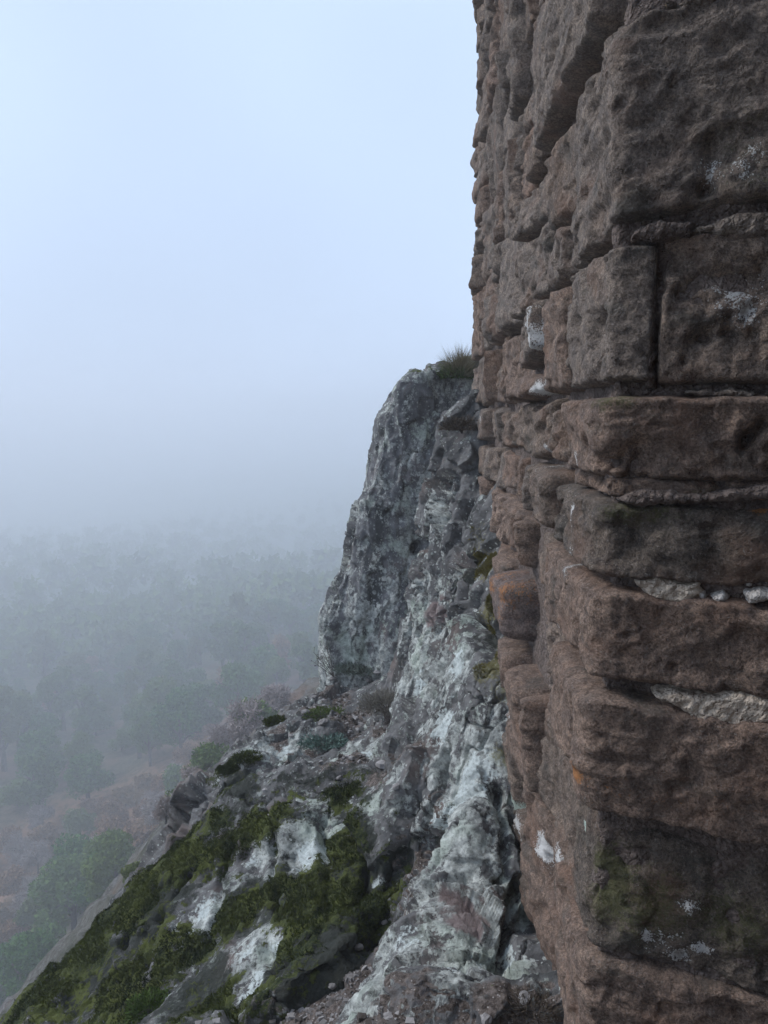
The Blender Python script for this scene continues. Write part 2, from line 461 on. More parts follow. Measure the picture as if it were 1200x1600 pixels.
def block(u0, u1, v0, v1, off=0.0, tint=(0.2, 0.15, 0.13), tilt=(0, 0), r=0.035, seed=0, rough=1.0, skew=(0, 0, 0, 0), visible=True, name='stone_block'):
    """one weathered block: a rounded slab wrapped on the tower outline. skew lifts the four corners (v) lb rb rt lt"""
    fine = 0.0045 if visible else 0.03
    def su(u):
        if not visible: return 0.05
        return 0.0050 if u > -0.12 else 0.009 + 0.006 * (-u)
    dist = 1.5 if u1 > -0.1 else 1.5 - (u0 + u1) / 2
    sv = (0.0049 * max(1.0, dist / 1.7)) if visible else 0.04
    us = axis(u0, u1, su); vs = axis(0, 1, lambda s: sv / (v1 - v0))
    S, T = np.meshgrid((us - u0) / (u1 - u0), vs, indexing='ij')
    S, T = S.ravel(), T.ravel()
    W, H = u1 - u0, v1 - v0
    U = u0 + S * W
    V = v0 + T * H + (skew[0] * (1 - S) * (1 - T) + skew[1] * S * (1 - T) + skew[2] * S * T + skew[3] * (1 - S) * T)
    P0, N0 = wall_path(U)
    q = np.c_[P0, V]
    sd3 = np.array([seed * 1.7, seed * 0.9, seed * 2.3])
    # distance to the outline, wavering
    wob = 0.014 * noise(q * 7 + sd3) + 0.011 * noise(q * 19 + sd3) + 0.006 * noise(q * 47 + sd3)
    eu = np.minimum(S, 1 - S) * W; ev = np.minimum(T, 1 - T) * H
    rr = r * 1.1
    a, b = np.clip(rr - eu, 0, None), np.clip(rr - ev, 0, None)
    sd = rr - np.sqrt(a * a + b * b)
    border = (S < 1e-6) | (S > 1 - 1e-6) | (T < 1e-6) | (T > 1 - 1e-6)
    sdw = sd + wob * sstep(0, 0.02, sd) - 0.003
    t = np.clip(sdw / r, 0, 1)
    dep = 0.066 if u1 > 0 else 0.10
    prof = np.clip(1 - (1 - t) ** 2.6, 0, 1) ** 0.6
    h = -dep + (dep + off) * prof
    face = prof ** 2
    h = h + face * (tilt[0] * (S - 0.5) * W + tilt[1] * (T - 0.5) * H)
    lay = q * np.array([4.0, 4.0, 11.0])                       # bedding: flattened relief
    h = h + face * rough * (0.010 * fbm(q * 4.2 + sd3, 2) + 0.004 * fbm(lay + sd3 * 2, 3) + 0.0050 * facets((q + 0.02 * noise(q * 11)[:, None]) * np.array([6.5, 6.5, 8.5]) + sd3) + 0.0022 * facets(q * 19 + sd3) + 0.0032 * fbm(q * 33 + sd3, 3, 0.65))
    pit = noise(q * np.array([17, 17, 21]) + sd3 * 3)
    h = h - face * rough * 0.012 * sstep(0.46, 0.70, pit)
    chip = noise(q * np.array([9, 9, 12]) + sd3 * 5)
    h = h - rough * 0.028 * sstep(0.12, 0.5, chip) * face * (1 - sstep(0.0, 0.055, sd))          # broken arrises
    ter = fbm(q * np.array([3, 3, 16]) + sd3, 2)
    h = h + face * 0.0035 * rough * (sstep(-.04, .04, ter) - .5)          # spalled bedding layers
    h[border] = -0.11
    co = to_world(U, V, h)
    at = {}
    if visible:
        for a_, gu, gv, ru, rv, w in GROWTH:
            if u0 - .3 < gu < u1 + .3 and v0 - .2 < gv < v1 + .2:
                e = w * 1.3 * np.exp(-(((U - gu) / ru) ** 2 + ((V - gv) / rv) ** 2) * 0.7)
                at[a_] = np.maximum(at.get(a_, 0), e)
    me = mesh_from(name, co, grid_faces(len(us), len(vs)), M_BLOCK, attrs=at)
    o = part(name, me, tower)
    o.color = (*tint, 1)
    return o

# joints between courses (height against the camera) and block ends along the outline
TB, TR, TG, TD = (0.226, 0.180, 0.147), (0.240, 0.178, 0.142), (0.218, 0.183, 0.156), (0.146, 0.122, 0.102)
sd = 1
def rt(k=0.12, z=1.0):
    b = random.choice((TB, TG, TR, TG, TB) if z > 0.05 else (TB, TB, TR, TR, TG))
    f = 1 + random.uniform(-k, k)
    return tuple(c * f for c in b)

# near quoins and near-face blocks (u0, u1, v0, v1, offset, tint, tilt, r, skew)
NEAR = [
    (-0.385, 0.50, 0.335, 0.735, 0.012, TG, (0.02, 0.00), 0.030, (0, 0.05, 0.02, -0.03)),
    (-0.375, 0.088, 0.060, 0.322, 0.006, TG, (0.0, 0.02), 0.022, (0, 0.0, 0.0, 0.01)),
    (0.086, 0.62, 0.055, 0.335, 0.002, TB, (0.0, 0.0), 0.020, (0, 0, 0.02, 0)),
    (-0.36, 0.60, -0.125, 0.045, 0.014, TR, (0.0, 0.10), 0.030, (0, 0, 0, 0)),
    (-0.33, 0.55, -0.165, -0.115, -0.012, TR, (0, 0), 0.018, (0, 0.01, 0.01, 0)),
    (-0.46, 0.58, -0.322, -0.160, 0.012, TD, (0, -0.05), 0.030, (0, 0, 0, 0)),
    (-0.54, 0.70, -0.525, -0.318, 0.022, TR, (0, 0.05), 0.040, (0, -0.01, -0.02, 0)),
    (-0.345, 0.62, -0.81, -0.530, 0.030, TR, (0, 0.03), 0.040, (0.03, -0.02, -0.03, 0)),
    (-0.20, 0.66, -1.135, -0.805, -0.010, TD, (0, -0.02), 0.035, (0.03, 0, -0.04, 0.0)),
    (-0.34, 0.70, -1.60, -1.125, 0.000, TR, (0, 0.06), 0.030, (0, 0, 0, 0.03)),
    (0.16, 0.8, 0.735, 1.10, 0.006, TB, (0, 0), 0.03, (0, 0, 0, 0)),
]
for n in NEAR:
    block(n[0], n[1], n[2], n[3], n[4], n[5], n[6], n[7] * 0.62, seed=sd, skew=n[8], rough=0.85); sd += 1
for (u0, u1, v0, v1) in ((0.52, 1.2, 0.34, 0.73), (0.64, 1.3, 0.055, 0.335), (0.62, 1.2, -0.14, 0.045), (0.6, 1.3, -0.32, -0.16), (0.72, 1.25, -0.525, -0.32), (0.64, 1.3, -0.81, -0.53), (0.68, 1.3, -1.13, -0.81)):
    block(u0, u1, v0, v1, random.uniform(-.01, .02), rt(), seed=sd, r=.03); sd += 1

# flank: each course a row of uneven blocks, two or three small ones stacked here and there
COURSE = [(-1.60, -1.13, -0.34), (-1.13, -0.80, -0.20), (-0.80, -0.53, -0.345), (-0.53, -0.32, -0.54), (-0.32, -0.13, -0.46),
          (-0.13, 0.05, -0.36), (0.05, 0.328, -0.375), (0.328, 0.735, -0.385), (0.735, 1.10, -0.07), (1.10, 1.48, -0.5), (1.48, 1.84, -0.2), (1.84, 2.22, -0.4), (2.22, 2.6, -0.1), (2.6, 3.0, -.4), (3.0, 3.5, -.1)]
frnd = random.Random(23)
for ci, (v0, v1, us) in enumerate(COURSE):
    u = us
    first = True
    while u > -ULEN - 0.55:
        L = frnd.uniform(0.22, 0.55)
        if ci == 8 and first: L = 0.80
        if ci in (3, 4) and -1.9 < u < -1.0: L = frnd.uniform(0.24, 0.34)
        if ci == 2 and first: L = 0.46
        lo = u - L
        if abs(lo + ULEN) < 0.2: lo = -ULEN - 0.3
        pieces = [(v0, v1)]
        if v1 - v0 > 0.25 and frnd.random() < 0.5 and not (first and ci == 8):
            c = v0 + (v1 - v0) * frnd.uniform(0.35, 0.65)
            pieces = [(v0, c), (c, v1)]
        for (a, b) in pieces:
            j = [frnd.uniform(-.022, .022) for _ in range(4)]
            off = frnd.gauss(0.0, 0.022)
            tl = (frnd.uniform(-.16, .16), frnd.uniform(-.12, .12))
            if first and ci == 8: off, tl = 0.035, (0.0, 0.0)
            block(lo + 0.007, u - 0.007, a + 0.005, b - 0.005, max(-.035, min(.05, off * (1.05 if u > -2.4 else .5))), rt(.12, a), tl, frnd.uniform(.016, .034), sd, frnd.uniform(0.9, 1.5), j)
            sd += 1
        u = lo; first = False
        if ci == 2 and u > -0.9: u = -1.40                   # hole and the loose stone
# upper courses of the near face, above the picture
for v0, v1 in ((1.10, 1.48), (1.48, 1.84), (1.84, 2.22), (2.22, 2.6), (2.6, 3.0), (3.0, 3.5)):
    u = random.uniform(-0.05, 0.0) + (0.06)
    while u < 1.1:
        L = random.uniform(.35, .6)
        block(u, u + L - .01, v0, v1, random.uniform(-.01, .02), rt(), r=.035, seed=sd, visible=False); sd += 1
        u += L
# the loose stone with orange lichen jutting from the flank
block(-1.385, -1.05, -0.775, -0.545, 0.075, (0.20, 0.16, 0.145), (0, 0.1), 0.05, 901, 1.2)

# core: bedding mortar behind the blocks
us = np.concatenate([axis(-ULEN - 2.2, -ULEN - .5, lambda s: .1), axis(-ULEN - .5, -0.15, lambda s: 0.03)[1:], axis(-0.15, 0.6, lambda s: 0.010)[1:], axis(0.6, 2.4, lambda s: 0.05)[1:]])
vs = np.concatenate([axis(-2.6, -1.4, lambda s: .1), axis(-1.4, 0.9, lambda s: 0.010)[1:], axis(0.9, 2.7, lambda s: .02)[1:], axis(2.7, 12.0, lambda s: .1)[1:]])
U, V = np.meshgrid(us, vs, indexing='ij'); U, V = U.ravel(), V.ravel()
P0, _ = wall_path(U); q = np.c_[P0, V]
H = np.minimum(np.where(U < -.05, -0.050, -0.024) + 0.018 * fbm(q * 7, 3) + 0.006 * fbm(q * 48, 2), -0.013)
core = mesh_from('mortar', to_world(U, V, H), grid_faces(len(us), len(vs)), M_MORTAR)
part('mortar', core, tower)
# back and top of the tower so that it is a closed body
far = CORN + DL * ULEN
p = [CORN + DR * 2.4, CORN + DR * 2.4 + np.array([1.6, 1.2]), far + D3 * 2.2 + np.array([1.0, -.8]), far + D3 * 2.2]
ring = [CORN - NR * .05] + p + [far - N3 * .05]
vb = [(*c, -2.6) for c in p] + [(*c, 12.0) for c in p]
fb = [(0, 1, 5, 4), (1, 2, 6, 5), (2, 3, 7, 6)]
me = bpy.data.meshes.new('rear_wall'); 
topv = [(*(c), 11.96) for c in ring]
me.from_pydata(vb + topv, [], fb + [tuple(range(8, 8 + len(topv)))]); me.materials.append(M_MORTAR)
part('rear_wall', me, tower)

def patch(name, poly, mat, hgt, seed, step=0.0042, lump=0.006, freq=60):
    """mortar standing in a joint; poly is its outline in photo survey points on the near face"""
    uv = np.array([wall_uv(x, y) for x, y in poly])
    us = np.arange(uv[:, 0].min() - .01, uv[:, 0].max() + .01, step); vs = np.arange(uv[:, 1].min() - .01, uv[:, 1].max() + .01, step)
    U, V = np.meshgrid(us, vs, indexing='ij'); U, V = U.ravel(), V.ravel()
    ins = np.zeros(len(U), bool); dmin = np.full(len(U), 9.0)
    for k in range(len(uv)):
        a, b = uv[k], uv[(k + 1) % len(uv)]
        c = ((a[1] > V) != (b[1] > V))
        with np.errstate(divide='ignore', invalid='ignore'):
            xi = (b[0] - a[0]) * (V - a[1]) / (b[1] - a[1] + 1e-12) + a[0]
        ins ^= c & (U < xi)
        ab = b - a; tt = np.clip(((U - a[0]) * ab[0] + (V - a[1]) * ab[1]) / (ab @ ab + 1e-9), 0, 1)
        dmin = np.minimum(dmin, np.hypot(U - a[0] - tt * ab[0], V - a[1] - tt * ab[1]))
    sdist = np.where(ins, dmin, -dmin)
    P0, _ = wall_path(U); q = np.c_[P0, V] + seed
    sdist = sdist + 0.005 * fbm(q * 45, 3)
    t = np.clip((sdist + 0.002) / 0.016, -1, 1)
    h = np.where(t > 0, -0.03 + (hgt + 0.03) * np.sqrt(1 - (1 - np.clip(t, 0, 1)) ** 2), -0.05)
    h = h + (t > 0) * (lump * fbm(q * freq, 3, 0.6) + 0.4 * lump * ridged(q * 110, 1))
    return part(name, mesh_from(name, to_world(U, V, h), grid_faces(len(us), len(vs)), mat), tower)

patch('mortar_patch', [(985, 905), (1010, 898), (1060, 908), (1095, 905), (1100, 925), (1080, 946), (1040, 945), (1012, 935)], M_PALE, 0.008, 1)
patch('mortar_patch', [(1018, 1085), (1050, 1076), (1100, 1082), (1150, 1078), (1260, 1090), (1260, 1150), (1190, 1148), (1140, 1138), (1105, 1140), (1060, 1108)], M_PALE, 0.012, 2)
patch('lime_lump', [(1085, 922), (1098, 920), (1108, 930), (1104, 938), (1090, 936)], M_LIME, 0.011, 3)
patch('lime_lump', [(1108, 930), (1130, 924), (1140, 932), (1134, 940), (1112, 942)], M_LIME, 0.011, 4)
patch('lime_lump', [(1160, 926), (1180, 918), (1230, 926), (1230, 940), (1170, 942)], M_LIME, 0.011, 5)
patch('lime_lump', [(1165, 912), (1175, 908), (1178, 917), (1168, 920)], M_LIME, 0.011, 6)
patch('mortar_patch', [(1075, 362), (1110, 345), (1160, 332), (1260, 325), (1260, 362), (1180, 372), (1120, 368)], make_mortar_mat('buff_mortar', (0.24, 0.20, 0.165), (0.12, 0.095, 0.08), (0.36, 0.31, 0.27)), 0.010, 7)
patch('mortar_patch', [(985, 372), (1000, 352), (1040, 342), (1085, 345), (1080, 366), (1030, 378)], M_MORTAR, 0.012, 8)
patch('mortar_patch', [(1060, 612), (1150, 606), (1180, 612), (1175, 622), (1100, 620)], bpy.data.materials['buff_mortar'], 0.004, 9)
patch('mortar_patch', [(1040, 4), (1100, -8), (1260, -20), (1260, 4), (1100, 12)], bpy.data.materials['buff_mortar'], 0.012, 10)
patch('mortar_patch', [(1006, 392), (1022, 392), (1024, 480), (1022, 606), (1006, 606), (1008, 500)], M_MORTAR, -0.004, 12)
patch('mortar_patch', [(955, 780), (1000, 764), (1100, 770), (1230, 752), (1230, 780), (1080, 788), (1000, 792)], M_MORTAR, 0.012, 11)

# ------------------------------------------------------------------ rock bodies
def surface_nets(F, org, h):
    """iso-surface F=0 (inside negative) of a grid -> verts, quads"""
    nx, ny, nz = F.shape
    ins = F < 0
    c = np.zeros((nx - 1, ny - 1, nz - 1), np.int8)
    for a in (0, 1):
        for b in (0, 1):
            for d in (0, 1):
                c += ins[a:nx - 1 + a, b:ny - 1 + b, d:nz - 1 + d]
    act = (c > 0) & (c < 8)
    idx = np.full(act.shape, -1, np.int32)
    cells = np.argwhere(act)
    idx[act] = np.arange(len(cells))
    acc = np.zeros((len(cells), 3), np.float64); cnt = np.zeros(len(cells))
    i, j, k = cells.T
    corners = [(a, b, d) for a in (0, 1) for b in (0, 1) for d in (0, 1)]
    for p in corners:
        for ax in range(3):
            if p[ax]: continue
            q = list(p); q[ax] = 1
            f0 = F[i + p[0], j + p[1], k + p[2]]; f1 = F[i + q[0], j + q[1], k + q[2]]
            m = (f0 < 0) != (f1 < 0)
            t = np.where(m, f0 / (f0 - f1 + 1e-12), 0)
            pos = np.tile(np.array(p, float), (len(cells), 1)); pos[:, ax] += t
            acc[m] += pos[m]; cnt += m
    verts = (cells + acc / cnt[:, None]) * h + org
    quads = []
    for ax, (b1, b2) in ((0, (1, 2)), (1, (2, 0)), (2, (0, 1))):
        sl0 = [slice(None)] * 3; sl1 = [slice(None)] * 3
        sl0[ax] = slice(0, -1); sl1[ax] = slice(1, None)
        A, B = ins[tuple(sl0)], ins[tuple(sl1)]
        e = np.argwhere(A != B)
        ok = (e[:, b1] > 0) & (e[:, b2] > 0) & (e[:, b1] < F.shape[b1] - 1) & (e[:, b2] < F.shape[b2] - 1)
        e = e[ok]
        flip = ~A[tuple(e.T)]
        def cell(d1, d2):
            x = e.copy(); x[:, b1] -= d1; x[:, b2] -= d2
            return idx[tuple(x.T)]
        q = np.stack([cell(1, 1), cell(0, 1), cell(0, 0), cell(1, 0)], 1)
        q[flip] = q[flip][:, ::-1]
        quads.append(q)
    return verts, np.concatenate(quads)

def subdivide(v, q):
    e = np.stack([q, np.roll(q, -1, 1)], -1).reshape(-1, 2)
    es = np.sort(e, 1)
    key = es[:, 0].astype(np.int64) * len(v) + es[:, 1]
    uq, inv = np.unique(key, return_inverse=True)
    ev = np.stack([uq // len(v), uq % len(v)], 1)
    em = v[ev].mean(1); fc = v[q].mean(1)
    n0, n1 = len(v), len(v) + len(uq)
    ei = inv.reshape(-1, 4) + n0
    fi = np.arange(len(q)) + n1
    nv = np.concatenate([v, em, fc])
    nq = np.concatenate([np.stack([q[:, k], ei[:, k], fi, ei[:, k - 1]], 1) for k in range(4)])
    return nv, nq

def normals(v, q):
    n = np.cross(v[q[:, 2]] - v[q[:, 0]], v[q[:, 3]] - v[q[:, 1]])
    out = np.zeros_like(v)
    for k in range(4):
        for a in range(3):
            out[:, a] += np.bincount(q[:, k], n[:, a], len(v))
    return out / (np.linalg.norm(out, axis=1)[:, None] + 1e-12)

def smooth(v, q, it=1, f=0.6):
    for _ in range(it):
        s = np.zeros_like(v); c = np.zeros(len(v))
        for k in range(4):
            a, b = q[:, k], q[:, (k + 1) % 4]
            for ax in range(3):
                s[:, ax] += np.bincount(a, v[b, ax], len(v)) + np.bincount(b, v[a, ax], len(v))
            c += np.bincount(a, minlength=len(v)) + np.bincount(b, minlength=len(v))
        v = v * (1 - f) + f * s / np.maximum(c, 1)[:, None]
    return v

class TPS:
    """thin-plate surface z(x, y) through survey points"""
    def __init__(self, pts, lam=0.002):
        pts = np.asarray(pts); self.c = pts[:, :2]; n = len(pts)
        r = np.linalg.norm(self.c[:, None] - self.c[None], axis=2)
        K = np.where(r > 0, r * r * np.log(r + 1e-9), 0) + lam * np.eye(n)
        P = np.c_[np.ones(n), self.c]
        A = np.block([[K, P], [P.T, np.zeros((3, 3))]])
        self.w = np.linalg.solve(A, np.r_[pts[:, 2], 0, 0, 0])
    def __call__(self, x, y):
        out = self.w[-3] + self.w[-2] * x + self.w[-1] * y
        for (cx, cy), w in zip(self.c, self.w):
            r2 = (x - cx) ** 2 + (y - cy) ** 2
            out = out + w * 0.5 * r2 * np.log(r2 + 1e-12)
        return out

def flank_pt(x, y):
    u, v = wall_uv(x, y)
    c = CORN + DL * (-u)
    return np.array([c[0], c[1], v])

# survey of the bed rock surface
S = []
for x, y in ((878, 1590), (835, 1500), (815, 1380), (802, 1250), (797, 1150), (792, 1040), (778, 920), (764, 820), (750, 730)):
    f = flank_pt(x, y)
    S += [f, f + np.array([0.35, 0.05, 0.12])]
for x, y, d in (
    (760, 1600, 1.75), (600, 1600, 1.83), (450, 1600, 2.08), (300, 1600, 2.42), (150, 1600, 2.80), (40, 1600, 3.10),
    (740, 1480, 2.12), (690, 1400, 2.38), (740, 1300, 2.52), (650, 1260, 2.88), (725, 1190, 2.85), (650, 1130, 3.5),
    (700, 1075, 3.55), (700, 950, 4.0), (690, 800, 4.45), (695, 705, 4.75), (660, 900, 4.4), (652, 1000, 4.4), (640, 1060, 5.0), (610, 1062, 5.5), (560, 1065, 5.8),
    (635, 1360, 2.72), (560, 1490, 2.32), (660, 1500, 2.12),
    (340, 1290, 3.60), (470, 1240, 3.48), (590, 1245, 3.32), (450, 1450, 2.72), (250, 1480, 3.08), (330, 1400, 3.22), (545, 1360, 2.90),
    (430, 1205, 4.30), (550, 1170, 4.15), (500, 1100, 5.1), (600, 1080, 4.95), (480, 1080, 5.7), (415, 1130, 5.15), (350, 1195, 4.75),
    (265, 1295, 4.2), (200, 1390, 3.85), (110, 1520, 3.42)):
    S.append(pix(x, y, d))
for x, y, d in ((480, 1080, 5.7), (415, 1130, 5.15), (350, 1195, 4.75), (265, 1295, 4.2), (200, 1390, 3.85), (110, 1520, 3.42), (40, 1600, 3.10)):
    p_ = pix(x, y, d)
    S += [p_ + np.array([-0.45, 0.30, -0.75]), p_ + np.array([-1.1, 0.6, -2.0])]
S += [(0.6, 6.4, -0.9), (0.55, 5.4, -0.5), (0.2, 5.6, -1.9), (0.2, 6.2, -2.0), (-0.3, 6.4, -2.3), (-0.5, 7.4, -2.3), (0.7, 8.0, -0.9), (0.5, 1.2, -1.55), (-.2, 1.2, -1.75), (-1.2, 1.6, -2.6), (-2.2, 2.2, -3.6), (0.2, 0.6, -1.6)]
BED = TPS(S)

def gauss(v, pts, r):
    """soft union of spheres of influence round survey points -> 0..1"""
    v = v.astype(np.float32); out = np.zeros(len(v), np.float32)
    for p_ in pts:
        rr = r if len(p_) == 3 else p_[3]
        k = np.flatnonzero((np.abs(v[:, 0] - p_[0]) < 2 * rr) & (np.abs(v[:, 1] - p_[1]) < 2 * rr))
        if not len(k): continue
        w = v[k] - np.asarray(p_[:3], np.float32)
        d2 = (w * w).sum(1) / (rr * rr)
        out[k] = np.maximum(out[k], np.exp(-d2 * 1.2))
    return out

def on_bed(x, y, d=None, r=None):
    """survey point on the bed rock seen at a photo pixel (found by marching along the sight line)"""
    ds = np.linspace(1.3, 8.0, 1400)
    q = np.array([pix(x, y, t) for t in ds[::7]]); k = np.argmax(q[:, 2] < BED(q[:, 0], q[:, 1]))
    t0 = ds[::7][k] if d is None else d
    p_ = pix(x, y, t0)
    return p_ if r is None else np.array([*p_, r])

def carve(v, n, lines):
    """depth of the open cracks (polylines of survey points, width, depth) at surface points"""
    out = np.zeros(len(v))
    for pts, w, dep in lines:
        pts = np.array([on_bed(*p_) for p_ in pts])
        box = np.all((v > pts.min(0) - .35) & (v < pts.max(0) + .35), axis=1)
        if not box.any(): continue
        vv, nn = v[box], n[box]
        ww = w * (1 + .5 * noise(vv * 9))
        best = np.zeros(len(vv))
        for a, b in zip(pts[:-1], pts[1:]):
            ab = b - a; t = np.clip(((vv - a) @ ab) / (ab @ ab), 0, 1)
            df = vv - a - t[:, None] * ab
            df = df - (df * nn).sum(1)[:, None] * nn
            dd = np.linalg.norm(df, axis=1) + 0.018 * noise(vv * 14)
            best = np.maximum(best, np.exp(-(np.abs(dd) / ww) ** 2.4))
        out[box] = np.maximum(out[box], best * dep)
    return out

CRACKS = [
    (((650, 765), (655, 860)), .035, .16), (((655, 860), (648, 950), (632, 1030)), .02, .07),
    (((740, 800), (746, 880), (752, 960), (757, 1010)), .045, .13), (((728, 840), (735, 930), (742, 1000)), .03, .08),
    (((690, 900), (686, 960)), .02, .05), (((672, 830), (668, 900), (672, 960)), .016, .05),
    (((778, 1240), (770, 1300), (768, 1350), (764, 1385)), .016, .10), (((792, 1390), (790, 1430), (786, 1470), (782, 1510)), .022, .12),
    (((735, 1385), (715, 1395), (700, 1412)), .018, .07), (((650, 1260), (628, 1330), (612, 1380)), .03, .08), (((700, 1180), (690, 1240), (668, 1290)), .016, .06),
    (((720, 1290), (708, 1340), (690, 1370)), .015, .05), (((600, 1440), (570, 1490), (540, 1530)), .03, .06), (((545, 1555), (520, 1590)), .03, .10),
    (((440, 1300), (430, 1370), (440, 1440)), .018, .05), (((370, 1330), (355, 1400), (330, 1470)), .02, .06), (((300, 1380), (270, 1450), (240, 1520)), .02, .06),
    (((500, 1290), (520, 1370), (500, 1450)), .025, .07), (((560, 1280), (575, 1350), (560, 1420)), .025, .08), (((420, 1490), (440, 1550)), .02, .05), (((220, 1460), (190, 1530)), .018, .05),
]

def in_tower(x, y):
    """depth inside the tower's masonry (positive inside)"""
    dx, dy = x - CORN[0], y - CORN[1]
    return np.minimum(-(dx * NL[0] + dy * NL[1]), -(dx * NR[0] + dy * NR[1]))

def biggest(v, q):
    """keep only the largest connected piece"""
    lab = np.arange(len(v))
    while True:
        m = lab[q].min(1); new = lab.copy()
        for k in range(4): np.minimum.at(new, q[:, k], m)
        new = new[new]
        if (new == lab).all(): break
        lab = new
    big = np.bincount(lab).argmax(); keep = lab == big
    idx = np.cumsum(keep) - 1
    return v[keep], idx[q[keep[q[:, 0]]]]

def build_rock(name, sdf, lo, hi, h, levels, mat, amp=1.0, rough=1.0, attr_fn=None, parent=None, flute=0.5, facet=1.0, **props):
    n = np.ceil((np.array(hi) - np.array(lo)) / h).astype(int) + 1
    g = [lo[a] + h * np.arange(n[a]) for a in range(3)]
    X, Y, Z = np.meshgrid(*g, indexing='ij')
    F = sdf(X.ravel(), Y.ravel(), Z.ravel()).reshape(X.shape)
    v, q = surface_nets(F, np.array(lo), h)
    v, q = biggest(v, q)
    v = smooth(v, q, 1, 0.5)
    for _ in range(levels):
        v, q = subdivide(v, q)
    v = smooth(v, q, 2, 0.5)
    nr = normals(v, q)
    st = v * np.array([1, 1, 0.38])
    d = 0.035 * flute * ridged(st * 4.5 + 3.1, 2) - 0.03 * flute
    wp = v + 0.018 * np.c_[noise(v * 8), noise(v * 8 + 50), noise(v * 8 + 90)]
    d = d + facet * (0.080 * facets(wp * np.array([2.6, 2.6, 1.15]) + 4) + 0.026 * facets(wp * np.array([8.0, 8.0, 4.0]) + 9)) + (1 - facet) * 0.05 * fbm(v * 3.2 + 9.7, 2)
    d = d + 0.008 * fbm(v * 7 + 9.7, 2, 0.5) + 0.009 * rough * fbm(st * 21, 3, 0.6)
    cr = np.abs(noise(st * np.array([5.5, 5.5, 5.5]) + 0.35 * fbm(v * 9, 2)[:, None] + 41))
    d = d - 0.055 * rough * np.exp(-(cr / 0.045) ** 2) * sstep(-.1, .4, noise(v * 2.2 + 7))        # open cracks
    cl = fbm(v * np.array([13, 13, 9]) + 77, 2)
    d = d + 0.007 * rough * sstep(-.06, .06, cl) + 0.006 * rough * fbm(v * 62, 2, 0.6)                      # broken scales
    d = d - carve(v, nr, CRACKS)
    v2 = v + nr * (d * amp)[:, None]
    nr2 = normals(v2, q)
    at = attr_fn(v2, nr2, d) if attr_fn else {}
    if 'moss' in at:                                            # moss stands up in cushions
        v2 = v2 + nr2 * (sstep(.38, .62, at['moss'] + .25 * noise(v2 * 14)) * np.clip(.010 + .016 * fbm(v2 * 24, 2), 0, .03))[:, None]
    me = mesh_from(name, v2, q, mat, attrs=at)
    o = obj(name, me, parent, **props)
    return o, v2, q, nr2, at

# where moss, soil, lichen sheets and bare stone lie on the bed rock
P = on_bed
MOSS = [P(x, y, None, r) for x, y, r in ((150, 1500, .35), (215, 1440, .32), (280, 1500, .22), (100, 1560, .3), (300, 1350, .25), (200, 1560, .25), (60, 1595, .25), (350, 1300, .15), (440, 1400, .15), (270, 1330, .26), (310, 1300, .2), (240, 1400, .3), (180, 1470, .3), (120, 1540, .25), (80, 1580, .2), (430, 1290, .18), (400, 1310, .2), (350, 1340, .18),
        (520, 1420, .3), (480, 1480, .26), (560, 1330, .22), (370, 1440, .2), (400, 1560, .2), (230, 1570, .15), (360, 1215, .15), (380, 1250, .16), (430, 1125, .1), (540, 1250, .14), (590, 1400, .2), (300, 1500, .14), (500, 1370, .25), (330, 1570, .2))]
SOIL = [P(x, y, None, r) for x, y, r in ((640, 1340, .12), (610, 1420, .12), (560, 1500, .16), (500, 1545, .15), (430, 1590, .2), (600, 1590, .18), (680, 1270, .1), (600, 1210, .14), (540, 1200, .18), (470, 1190, .16), (400, 1225, .14), (560, 1120, .26), (500, 1110, .2), (610, 1120, .2),
        (450, 1160, .18), (640, 1190, .15), (840, 1580, .1), (780, 1590, .12), (720, 1600, .1), (300, 1595, .12), (360, 1260, .12), (520, 1080, .2))]
CRUST = [P(x, y, None, r) for x, y, r in ((485, 1345, .12), (490, 1330, .08), (400, 1350, .08), (330, 1430, .11), (320, 1450, .08), (385, 1500, .10), (395, 1540, .10), (410, 1565, .08), (430, 1490, .08), (475, 1480, .07), (560, 1290, .05), (590, 1380, .06), (605, 1290, .09), (570, 1175, .10), (440, 1180, .12), (690, 1130, .16), (720, 1040, .12),
        (660, 1060, .14), (770, 1350, .10), (775, 1420, .10), (760, 1200, .14), (740, 1250, .14), (700, 1290, .14), (790, 1500, .08), (770, 1515, .07), (640, 1230, .06), (345, 1180, .09), (703, 930, .06), (690, 790, .08), (672, 715, .1), (640, 950, .06), (605, 1000, .06), (650, 1480, .12), (700, 1530, .1), (520, 1580, .1), (240, 1540, .05), (190, 1470, .05))]
BARE = [P(x, y, None, r) for x, y, r in ((715, 1420, .10), (700, 1450, .10), (730, 1460, .1), (690, 960, .13), (700, 980, .1), (735, 1440, .08))]
YELL = [P(x, y, None, r) for x, y, r in ((772, 850, .16), (765, 880, .1), (780, 950, .14), (780, 1010, .12), (770, 1050, .12), (790, 1180, .09), (785, 900, .15), (790, 1080, .1))]
LICH = [P(x, y, None, r) for x, y, r in ((700, 1350, .4), (740, 1200, .4), (680, 1500, .35), (780, 1400, .2), (700, 1080, .35), (690, 820, .22), (680, 720, .25), (650, 960, .22), (600, 1280, .2), (430, 1480, .25), (330, 1450, .2), (570, 1170, .2), (420, 1180, .3), (480, 1340, .25), (560, 1560, .2), (670, 1000, .4))]
LOWL = [P(x, y, None, r) for x, y, r in ((520, 1440, .24), (560, 1360, .18), (500, 1500, .2), (270, 1340, .25), (180, 1480, .35), (110, 1550, .3), (240, 1440, .3))]

